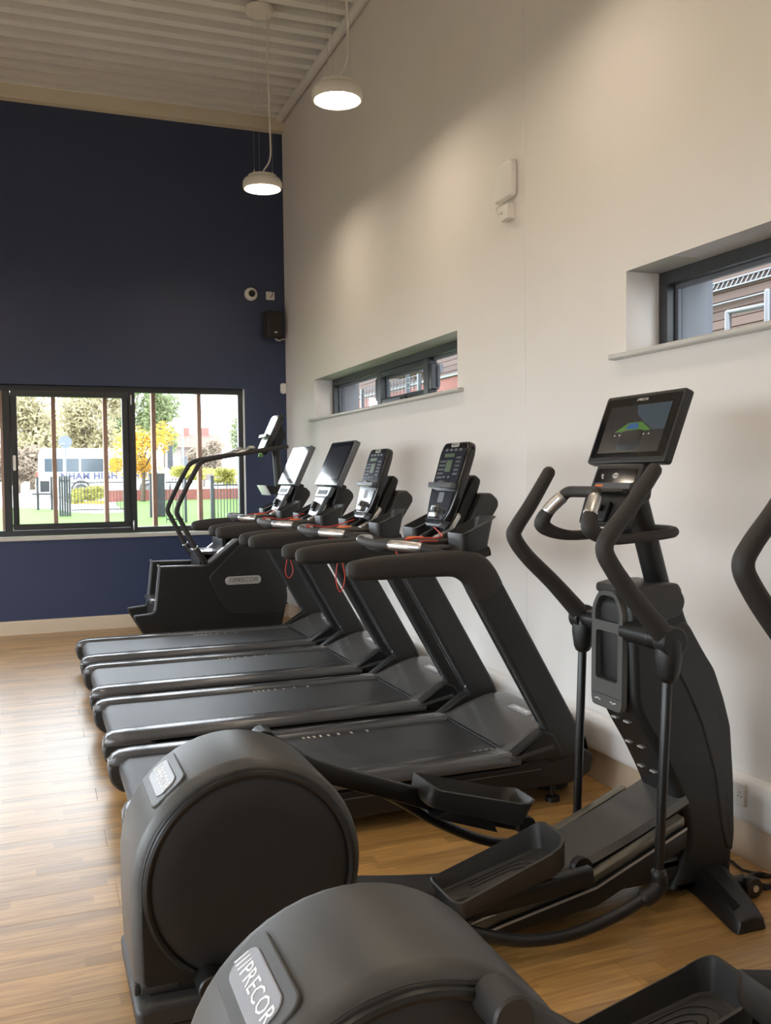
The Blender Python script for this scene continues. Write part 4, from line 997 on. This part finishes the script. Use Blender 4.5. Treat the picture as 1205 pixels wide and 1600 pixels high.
        b = mb(); b.lathe([(.002, -.034), (.034, -.034), (.038, -.028), (.038, .045), (.034, .05), (.002, .05)], (0, 0, 0), 'y', 24)
        b.v = [Vector((p.x+TX+pin[0]-TX, s*(.222)+s*p.y, p.z+pin[1])) for p in b.v]; b.build('crank_joint', 'char' if near_high else 'black2', t, ang=30)
        b = mb(); P0 = Vector((pin[0], 0, pin[1])); P1 = Vector((arm[1][0], 0, arm[1][1])); d = (P1-P0).normalized()
        b.sweep([((P0+d*.02).x, (P0+d*.02).z), ((P0+d*.135).x, (P0+d*.135).z)], .030, .030, 4, 16, y=s*.235, dome=True); b.build('arm_cover', 'char', t)
        b = mb(); b.tube(catmull(lk, 5), .019, 12); b.build('link_bar', 'black2', t)
        b = mb(); b.lathe([(.003, -.016), (.034, -.016), (.036, -.010), (.036, .010), (.034, .016), (.003, .016)], (arm[-1][0], s*.165, arm[-1][1]+.005), 'y', 24); b.build('ramp_roller', 'black', t)
        # pedal
        ca, sa = math.cos(ang), math.sin(ang)
        Pm = Matrix(((ca, 0, -sa, pc[0]), (0, 1, 0, s*.190), (sa, 0, ca, pc[1]), (0, 0, 0, 1)))
        base = rpoly([(-.188, -.096), (.16, -.090), (.198, -.065), (.198, .065), (.16, .090), (-.188, .096), (-.202, .07), (-.202, -.07)], [.02, .05, .03, .03, .05, .02, .02, .02], 4)
        def rim(x): return .040+.040*max(0, (x+.02)/.2)**2+.012*max(0, (-x-.14)/.06)
        o0 = [(x*.94, y*.85, -.018) for x, y in base]; o1 = [(x, y, -.005) for x, y in base]
        o2 = [(x*1.02+(.014 if x > .15 else 0), y*1.10, rim(x)) for x, y in base]; i2 = [(x*1.02+(.010 if x > .15 else 0), y*1.10, rim(x)+.003) for x, y in inset(base, .006)]
        i1 = [(x, y, .006) for x, y in inset(base, .013)]; i0 = [(x, y, .004) for x, y in inset(base, .022)]
        b = mb(); b.rings([o0, o1, o2, i2, i1, i0], mtx=Pm); pd = b.build('pedal', 'char', t, ang=45)
        b = mb()
        for k in range(3):
            w = .022+.017*k
            b.tube(catmull([(-.10, -w, .0055), (.03+.022*k, -w, .0055), (.07+.03*k, -w*.55, .0055), (.085+.03*k, 0, .0055), (.07+.03*k, w*.55, .0055), (.03+.022*k, w, .0055), (-.10, w, .0055)], 4), .0022, 6, mtx=Pm)
        b.build('tread_line', 'black', pd)
        b = mb(); b.rprism([(-.14, -.06), (.12, -.06), (.08, -.015), (-.10, -.015)], -.05, .05, .008, Pm @ SIDE, 2); b.build('pedal_bracket', 'black', pd)
    return t
EY1, EY2 = -6.85, -8.05
e1 = make_elliptical(False); e1.location = (TX, EY1, 0)
tag(e1, 'black elliptical trainer with a lit touchscreen between a keypad treadmill and another elliptical', 'elliptical', 'elliptical trainers')
e2 = make_elliptical(True); e2.location = (TX, EY2, 0)
tag(e2, 'black elliptical trainer beyond the other elliptical as counted from the treadmills', 'elliptical', 'elliptical trainers')
# cables on the floor
def coil(name, label, c, r, n, lead, mt='black'):
    b = MB(c); P = []
    for k in range(n*24):
        a = 2*PI*k/24; w = 1+.06*math.sin(k*.7)
        P.append(Vector(c)+Vector((r*w*math.cos(a), r*.72*w*math.sin(a), .008+.004*(k//24)+.006*math.sin(a*2+k*.1))))
    P += [Vector(p) for p in lead]
    b.tube(catmull(P, 2), .0055, 7)
    o = b.build(name, mt); o.location = c; return tag(o, label, 'cable')
coil('power_cable', 'black cable coiled on the floor by the skirting beside the elliptical tower', (-.115, -6.985, 0), .062, 3, [(-.11, -6.88, .009), (-.09, -6.80, .008), (-.13, -6.745, .008), (-.185, -6.70, .010)])
c0 = hit(862, 1226, z=.01)
coil('power_cable', 'black cable coiled on the floor under the nose of the keypad treadmill', (c0.x, c0.y, 0), .075, 4, [(c0.x-.05, c0.y+.15, .01), (c0.x-.02, c0.y+.25, .012)])
# ================================================================== outdoors, in front of the navy wall
def gz(y): return -.05+.01355*(y-.4)
def gp(px, py):
    d = CR*((px-602.5)/F_PX)-CU*((py-800)/F_PX)+CF
    t = (-.05+.01355*(CAM.y-.4)-CAM.z)/(d.z-.01355*d.y); return CAM+d*t
def slab(name, pts, mt, z0, z1):
    b = MB(); b.rings([[(p[0], p[1], gz(p[1])+z0) for p in pts], [(p[0], p[1], gz(p[1])+z1) for p in pts]]); return b.build(name, mt)
struct(slab('ground', [(-90, .36), (90, .36), (90, 160), (-90, 160)], 'path', -.3, 0))
lawn = [gp(x, y) for x, y in ((-60, 795), (60, 795), (85, 797), (110, 802), (150, 804), (197, 802), (180, 787), (197, 780), (430, 779))]
lawn = [(p.x, p.y) for p in lawn]
ln = slab('lawn', [(-40, 1.2)]+[(-40, lawn[0][1])]+lawn+[(24, lawn[-1][1]), (24, 1.2)], 'grass', .0, .04); struct(ln)
# timber fins before the window
for i, x in enumerate((-4.72, -4.24, -3.76, -3.27, -2.80, -2.32, -1.82, -1.333, -.858)):
    b = MB((x, .36, -.05)); b.box((x, .42, 1.6), (.042, .12, 3.3)); o = b.build('timber_fin', 'fin', None, .003, 1); o.location = (x, .36, -.05)
    tag(o, 'slim reddish timber fin standing outside the wide window', 'timber fin', 'timber fins outside the window')
# van
VY = 41.0
x0, x1 = hit(60, 760, y=VY).x, hit(268, 760, y=VY).x; zt = hit(100, 700, y=VY).z; zb = gz(VY)+.32
van = thing('minibus', 'white minibus with tinted windows and dark school lettering', 'van', ((x0+x1)/2, VY, gz(VY)))
offv = van.location.copy()
def px2(px, py): p = hit(px, py, y=VY); return (p.x, p.z)
bp = rpoly([(x0+.02, zb), (x1-.1, zb), (x1+.05, zb+.9), (x1-.55, zt-.9), (x1-.9, zt-.05), (x0+.25, zt), (x0+.03, zt-.25)], [.1, .2, .3, .3, .3, .25, .2], 4)
b = MB(offv); b.rprism(bp, VY, VY+2.0, .12, SIDE, 4); b.build('body', 'vanwhite', van)
for (a, c) in ((69, 99), (101.5, 124), (126, 162), (171, 190), (193, 214), (217, 236)):
    q0, q1 = px2(a, 716.5), px2(c, 737.5); b = MB(offv); b.rprism(rpoly([(q0[0], q1[1]), (q1[0], q1[1]), (q1[0], q0[1]), (q0[0], q0[1])], .06, 3), VY-.012, VY+.03, .008, SIDE, 2); b.build('window', 'vanglass', van)
for px in (127, 233):
    c = px2(px, 765); b = MB(offv); b.lathe([(.02, -.02), (.36, -.02), (.36, .22), (.02, .22)], (c[0], VY, gz(VY)+.36), 'y', 24); w = b.build('wheel', 'tyre', van)
    b = MB(offv); b.lathe([(.02, -.035), (.2, -.035), (.22, -.01), (.02, -.01)], (c[0], VY, gz(VY)+.36), 'y', 18); b.build('hub', 'steelpale', w)
    b = MB(offv); b.ringplate([(c[0]+.50*math.cos(k*PI/16), gz(VY)+.40+.50*math.sin(k*PI/16)) for k in range(33)], [(c[0]+.40*math.cos(k*PI/16), gz(VY)+.40+.40*math.sin(k*PI/16)) for k in range(33)], VY-.01, VY+.05); b.build('wheel_arch', 'tyre', van)
q = px2(158, 744); text('lettering', 'NHAM HIGH SCHOOL', .46, 'letters', van, frame((q[0]+.5, VY-.02, q[1]), (1, 0, 0), (0, 0, 1)), offv, extrude=.004, spacing=1.12, bold=.022)
b = MB(offv); b.box((x0-.05, VY+.1, zb+.9), (.08, .15, .25)); b.build('rear_light', 'red', van)
# trees and shrubs with real leaves
def tree(name, label, cat, px, py, rx, ry, Y, mt, n, leaf, trunk=True, group=None):
    c = hit(px, py, y=Y); k = (Y-CAM.y)/F_PX*1.03; RX, RZ = rx*k, ry*k; g = gz(Y)
    t = thing(name, label, cat, (c.x, Y, g), group)
    n = int(n*1.9); leaf *= .52; rnd = random.Random(px*7+py)
    cl = [(rnd.uniform(-.62, .62), rnd.uniform(-.6, .6), rnd.uniform(-.62, .62), rnd.uniform(.28, .48)) for _ in range(14)]
    vs, fs = [], []
    for i in range(n):
        a = rnd.choice(cl); d = Vector((rnd.gauss(0, 1), rnd.gauss(0, 1), rnd.gauss(0, 1))).normalized()*a[3]*rnd.random()**.35
        p = Vector(((a[0]+d.x)*RX, (a[1]+d.y)*RX*.8, (a[2]+d.z)*RZ+(c.z-g)))
        if p.z < .05: p.z = .05+rnd.random()*.1
        u = Vector((rnd.gauss(0, 1), rnd.gauss(0, 1), rnd.gauss(0, 1))).normalized(); w = u.orthogonal().normalized()
        s = leaf*rnd.uniform(.6, 1.3); b0 = len(vs)
        vs += [p-u*s, p+w*s*.5, p+u*s, p-w*s*.5]; fs.append((b0, b0+1, b0+2, b0+3))
    me = bpy.data.meshes.new('crown'); me.from_pydata([tuple(v) for v in vs], [], fs); me.materials.append(M[mt])
    o = bpy.data.objects.new('crown', me); col.objects.link(o); o.parent = t; o['kind'] = 'stuff'
    if trunk:
        h = c.z-g; r = max(.05, RX*.05); b = MB(); b.tube([(0, 0, 0), (.03*RX, 0, h*.5), (0, .02*RX, h), (.05*RX, 0, h+RZ*.5)], [r*1.3, r, r*.8, r*.3], 8)
        for kk in range(6):
            a = kk*1.05; b.tube([(0, 0, h*.6+kk*.06*RZ), (math.cos(a)*RX*.3, math.sin(a)*RX*.3, h+RZ*.05*kk), (math.cos(a)*RX*.55, math.sin(a)*RX*.55, h+RZ*(.2+.06*kk))], [r*.5, r*.35, r*.12], 6)
        b.build('trunk', 'bark', t)
    return t
TG = 'trees across the road'
tree('broadleaf_tree', 'hazy olive tree behind the left end of the minibus', 'tree', 48, 668, 62, 78, 59, 'leaf_olive', 2600, .42, group=TG)
tree('broadleaf_tree', 'hazy olive tree towering above the middle of the minibus', 'tree', 130, 655, 66, 75, 70, 'leaf_olive', 2800, .42, group=TG)
tree('broadleaf_tree', 'dark brown-green tree mass low behind the rear of the minibus', 'tree', 28, 725, 46, 34, 51, 'leaf_brown', 1600, .4, group=TG)
tree('broadleaf_tree', 'tall pale olive tree above the front of the minibus', 'tree', 205, 640, 46, 62, 82, 'leaf_green', 2000, .42, group=TG)
tree('broadleaf_tree', 'green tree beside the tall white pole', 'tree', 255, 655, 28, 52, 68, 'leaf_green', 1700, .42, group=TG)
tree('yellow_tree', 'small bright yellow autumn tree before the minibus', 'tree', 222, 706, 54, 46, 33, 'leaf_yellow', 1900, .15, group=TG)
tree('broadleaf_tree', 'brown bare-looking tree before the red roof', 'tree', 318, 712, 30, 24, 60, 'leaf_brown', 1300, .36, group=TG)
tree('broadleaf_tree', 'thin sparse tree at the window jamb', 'tree', 371, 672, 15, 44, 50, 'leaf_green', 320, .22, group=TG)
tree('shrub', 'lime green shrubs along the white railing', 'shrub', 300, 739, 40, 12, 40, 'leaf_lime', 900, .2, False)
tree('shrub', 'yellow-green shrub behind the iron railings at the jamb', 'shrub', 352, 744, 26, 14, 36, 'leaf_lime', 800, .18, False)
tree('shrub', 'round green shrub behind the iron railings before the minibus wheel', 'shrub', 138, 772, 30, 15, 30, 'leaf_lime', 1400, .12, False)
lv = MB(); rnd = random.Random(3)
for i in range(260):
    p = gp(rnd.uniform(112, 168), rnd.uniform(783, 788)); lv.box((p.x, p.y, gz(p.y)+.02), (.14, .14, .02))
tag(lv.build('fallen_leaves', 'leaf_yellow'), 'scattered orange leaves at the foot of the shrub', 'leaves', kind='stuff')
# house beyond
HY = 88.0; hx0, hx1 = hit(283, 700, y=HY).x, hit(347, 700, y=HY).x; hz0, hz1 = gz(HY), hit(310, 699, y=HY).z; hz2 = hit(310, 676, y=HY).z
hs = thing('house', 'brown house with a red tiled roof far across the road', 'house', ((hx0+hx1)/2, HY, hz0)); oh = hs.location.copy()
b = MB(oh); b.box(((hx0+hx1)/2, HY+4, (hz0+hz1)/2), (hx1-hx0, 8, hz1-hz0)); b.build('walls', 'housewall', hs)
b = MB(oh); e = .4
b.rings([[(x, HY-e, hz1), (x, HY+8+e, hz1), (x, HY+4, hz2)] for x in (hx0-e, hx1+e)]); b.build('roof', 'rooftile', hs)
for f in (.25, .75):
    x = hx0+(hx1-hx0)*f; b = MB(oh); b.box((x, HY+4, hz2+.1), (.8, .8, 1.2)); b.build('chimney', 'brickred', hs)
for f in (.2, .5, .8):
    x = hx0+(hx1-hx0)*f; b = MB(oh); b.box((x, HY-.02, hz1-1.6), (1.0, .1, 1.3)); b.build('window', 'vanglass', hs)
# brick wall, railings, posts
BY = 34.0; p0, p1 = hit(166, 770, y=BY).x, hit(400, 770, y=BY).x; bt = hit(280, 764.5, y=BY).z
b = MB(((p0+p1)/2, BY, gz(BY))); b.box(((p0+p1)/2, BY+.12, (gz(BY)+bt)/2), (p1-p0, .24, bt-gz(BY))); o = b.build('garden_wall', 'brickred'); o.location = ((p0+p1)/2, BY, gz(BY)); tag(o, 'long low red brick wall behind the iron railings', 'wall')
def railing(label, px0, px1, pyt, Y, step, group, mt='ironwork', bars=True):
    a, c = hit(px0, pyt, y=Y), hit(px1, pyt, y=Y); g = gz(Y); zt = a.z
    t = thing('railing', label, 'railing', ((a.x+c.x)/2, Y, g), group); o = t.location.copy(); k = (Y-CAM.y)/F_PX
    for z in ((zt-.10, g+.14) if bars else (zt, (zt+g)/2)):
        b = MB(o); b.box(((a.x+c.x)/2, Y, z), (c.x-a.x, .03, .04)); b.build('rail', mt, t)
    n = max(2, int((c.x-a.x)/(step*k)))
    for i in range(n+1):
        x = a.x+(c.x-a.x)*i/n; b = MB(o); b.box((x, Y, (g+zt)/2), (.018 if bars else .05, .018, zt-g)); b.build('bar' if bars else 'post', mt, t)
    return t
railing('dark iron railings before the shrub and the minibus wheel', 111, 212, 750, 24, 4.6, 'iron railings on the lawn')
railing('dark iron railings on the lawn by the window jamb', 335, 374, 752, 14, 4.4, 'iron railings on the lawn')
railing('dark iron railings between the iron posts on the lawn', 259, 285, 748, 17, 4.6, 'iron railings on the lawn')
railing('white tubular railing beyond the brick wall', 300, 392, 736, 42, 13, None, 'steelpale', False)
def post(name, label, px0, px1, pyt, Y, d=.12, mt='ironwork', cat='post', group=None):
    a, c = hit(px0, pyt, y=Y), hit(px1, pyt, y=Y); g = gz(Y); x = (a.x+c.x)/2
    t = thing(name, label, cat, (x, Y, g), group); o = t.location.copy(); w = c.x-a.x
    b = MB(o); b.box((x, Y, (g+a.z)/2), (w, d, a.z-g)); b.build('shaft', mt, t, .01, 1)
    b = MB(o); b.box((x, Y, a.z+.01), (w*1.15, d*1.15, .03)); b.build('cap', mt, t); return t
PG = 'dark iron posts on the lawn'
post('iron_post', 'dark iron post by the jamb railings', 328.5, 333.5, 745, 14, group=PG)
post('iron_post', 'slim dark iron post beside the climber handrail', 287.5, 291, 748, 17, group=PG)
post('iron_post', 'dark iron post under the yellow tree, next to a broad one', 233, 240, 741, 20, group=PG)
post('iron_post', 'broad dark iron post under the yellow tree', 241, 257, 741, 20.3, group=PG)
def gate():
    Y = 22.0; a, c = hit(91, 744, y=Y), hit(110, 744, y=Y); g = gz(Y)
    t = thing('slatted_gate', 'dark slatted gate panel beside the pale path', 'gate', ((a.x+c.x)/2, Y, g)); o = t.location.copy(); n = 5
    for i in range(n):
        x = a.x+(c.x-a.x)*(i+.5)/n; b = MB(o); b.box((x, Y+.02*(i % 2), (g+a.z)/2), ((c.x-a.x)/n*.9, .04, a.z-g)); b.build('slat', 'ironwork', t)
    b = MB(o); b.box(((a.x+c.x)/2, Y-.03, a.z-.15), (c.x-a.x, .03, .06)); b.build('crossbar', 'ironwork', t)
gate()
def bench():
    Y = 27.0; g = gz(Y); A = hit(56, 745, y=Y); B = hit(80, 745, y=Y); sz = hit(68, 772, y=Y).z
    t = thing('bench', 'dark bench with a tall end post on the lawn edge', 'bench', ((A.x+B.x)/2, Y, g)); o = t.location.copy()
    for x in (A.x+.05, B.x): b = MB(o); b.box((x, Y, (g+A.z)/2), (.09, .09, A.z-g)); b.build('post', 'ironwork', t)
    b = MB(o); b.box(((A.x+B.x)/2, Y, sz), (B.x-A.x+.3, .4, .06)); b.build('seat', 'ironwork', t)
    b = MB(o); b.box(((A.x+B.x)/2+.04, Y+.15, sz+.28), ((B.x-A.x)*.62, .06, .42)); b.build('backrest', 'ironwork', t)
bench()
Y = 35.0; c = hit(102, 690.5, y=Y); r = 9.5*(Y-CAM.y)/F_PX; t = thing('road_sign', 'round grey back of a road sign on a thin pole', 'sign', (c.x, Y, gz(Y))); o = t.location.copy()
b = MB(o); b.lathe([(.01, 0), (r, 0), (r, .02), (.01, .02)], (c.x, Y, c.z), 'y', 28); b.build('disc', 'signgrey', t)
b = MB(o); b.tube([(c.x, Y+.05, gz(Y)), (c.x, Y+.05, c.z+r*.6)], .035, 8); b.build('pole', 'signgrey', t)
b = MB(o); b.box((c.x-.1, Y-.02, c.z-.08), (.14, .05, .05)); b.build('lamp', 'trunk', t)
Y = 56.0; c = hit(284, 618, y=Y); t = thing('lamp_post', 'tall thin pale lamp post against the white sky', 'lamp post', (c.x, Y, gz(Y))); o = t.location.copy()
b = MB(o); b.tube([(c.x, Y, gz(Y)), (c.x, Y, 4), (c.x, Y, c.z+2)], [.10, .08, .05], 8); b.build('pole', 'steelpale', t)
b = MB(o); b.tube([(c.x, Y, c.z+1.9), (c.x+.8, Y, c.z+2.2)], .05, 6); b.build('arm', 'steelpale', t)
Y = 44.0; a, c = hit(261, 694, y=Y), hit(270, 732, y=Y); t = thing('traffic_signal', 'dark signal box on a post beside the yellow tree', 'signal', ((a.x+c.x)/2, Y, gz(Y))); o = t.location.copy()
b = MB(o); b.box(((a.x+c.x)/2, Y, (a.z+c.z)/2), (c.x-a.x, .25, a.z-c.z)); b.build('box', 'ironwork', t, .02, 1)
b = MB(o); b.tube([((a.x+c.x)/2, Y, gz(Y)), ((a.x+c.x)/2, Y, c.z)], .05, 8); b.build('post', 'ironwork', t)
# ================================================================== outdoors, beyond the pale wall
struct(boxes('ground_left_unseen', 'tarmac', [(-70, XL-.32, -50, .3, -.5, -.1)]))  # unseen ground, added to cut light shining up through the left windows
struct(boxes('ground_side', 'concrete', [(.43, 40, -30, .3, -.5, -.1)]))
BXX = 7.0; BT = hit(690, 592, x=6.65).z
bw = struct(boxes('wall_neighbour', 'housewall', [(BXX+.05, BXX+.6, -14, 34, -.2, 9)]))
bm_ = MB().box((0, 0, 0), (.03, 48, .125)).mesh('board', 'board', .006, 1)
for k in range(46):
    z = 2.85+.132*k
    o = bpy.data.objects.new('board', bm_); col.objects.link(o); o.parent = bw; o.location = (BXX+.02+.004*(k % 3), 10, z)
b = boxes('brick_plinth', 'brickred', [(BXX-.35, BXX+.0, 6.2, 34, -.2, BT)], bw)
b = boxes('coping', 'concrete', [(BXX-.40, BXX+.03, 6.15, 34, BT, BT+.05)], bw)
# cable ladder on the boards
t = thing('cable_ladder', 'pale cable ladder with slanting rungs fixed along the brown boards', 'cable ladder', (BXX-.05, 1, hit(1150, 449, x=6.96).z)); o = t.location.copy()
for dz in (-.055, .055, .26): b = MB(o); b.box((BXX-.04, 1, o.z+.08-dz), (.05, 9, .02)); b.build('side_rail', 'steelpale', t)
rm = MB().box((0, 0, 0), (.02, .022, .15), Matrix.Rotation(math.radians(40), 4, 'X')).mesh('rung', 'steelpale')
for k in range(90): q = bpy.data.objects.new('rung', rm); col.objects.link(q); q.parent = t; q.location = (.01, -4.4+.1*k, .08)
# galvanised guard rail
t = thing('guard_rail', 'shiny galvanised guard rail before the brown boards', 'guard rail', (4.2, -1.5, 2.0)); o = t.location.copy()
zr = hit(1138, 488, x=4.2); z2 = hit(1200, 455, x=4.2)
for (pp, top) in ((zr, zr.z), (z2, z2.z)): b = MB(o); b.tube([(4.2, pp.y, -.1), (4.2, pp.y, top)], .034, 10); b.build('post', 'steelpale', t)
b = MB(o); b.tube([(4.2, zr.y, zr.z), (4.2, z2.y, zr.z-.02)], .026, 10); b.build('rail', 'steelpale', t)
# mesh fence and canopy seen through the far strip window
def meshfence():
    X = 3.6; y0, y1 = hit(566, 610, x=X).y, hit(655, 585, x=X).y; y0, y1 = min(y0, y1), max(y0, y1); zt = hit(610, 596, x=X).z
    t = thing('mesh_fence', 'pale welded mesh fence seen through the long strip window', 'fence', (X, (y0+y1)/2, -.1)); o = t.location.copy()
    n = int((y1-y0)/.16)
    vm = MB().box((0, 0, (zt+.1)/2), (.012, .012, zt+.1)).mesh('upright_wire', 'steelpale'); hm = MB().box((0, 0, 0), (.012, y1-y0, .012)).mesh('cross_wire', 'steelpale')
    for i in range(n): q = bpy.data.objects.new('upright_wire', vm); col.objects.link(q); q.parent = t; q.location = (0, -(y1-y0)/2+(i+.5)*.16, 0)
    for i in range(14): q = bpy.data.objects.new('cross_wire', hm); col.objects.link(q); q.parent = t; q.location = (.01, 0, zt-.02-.09*i+.1)
    for yy in (y0, (y0+y1)/2, y1): b = MB(o); b.box((X, yy, (zt-.1)/2), (.06, .06, zt+.1)); b.build('post', 'steelpale', t)
meshfence()
X = 5.2; cA, cB = hit(600, 592, x=X), hit(640, 575, x=X)
t = thing('shelter_canopy', 'grey shelter canopy beyond the welded mesh fence', 'canopy', (X, (cA.y+cB.y)/2, -.1)); o = t.location.copy()
y0, y1 = min(cA.y, cB.y), max(cA.y, cB.y)
b = MB(o); b.box((X+.2, (y0+y1)/2, cA.z+.1), (1.2, y1-y0, .18)); b.build('roof', 'greyclad', t)
for yy in (y0+.1, y1-.1): b = MB(o); b.box((X, yy, cA.z/2-.05), (.08, .08, cA.z+.1)); b.build('post', 'greyclad', t)
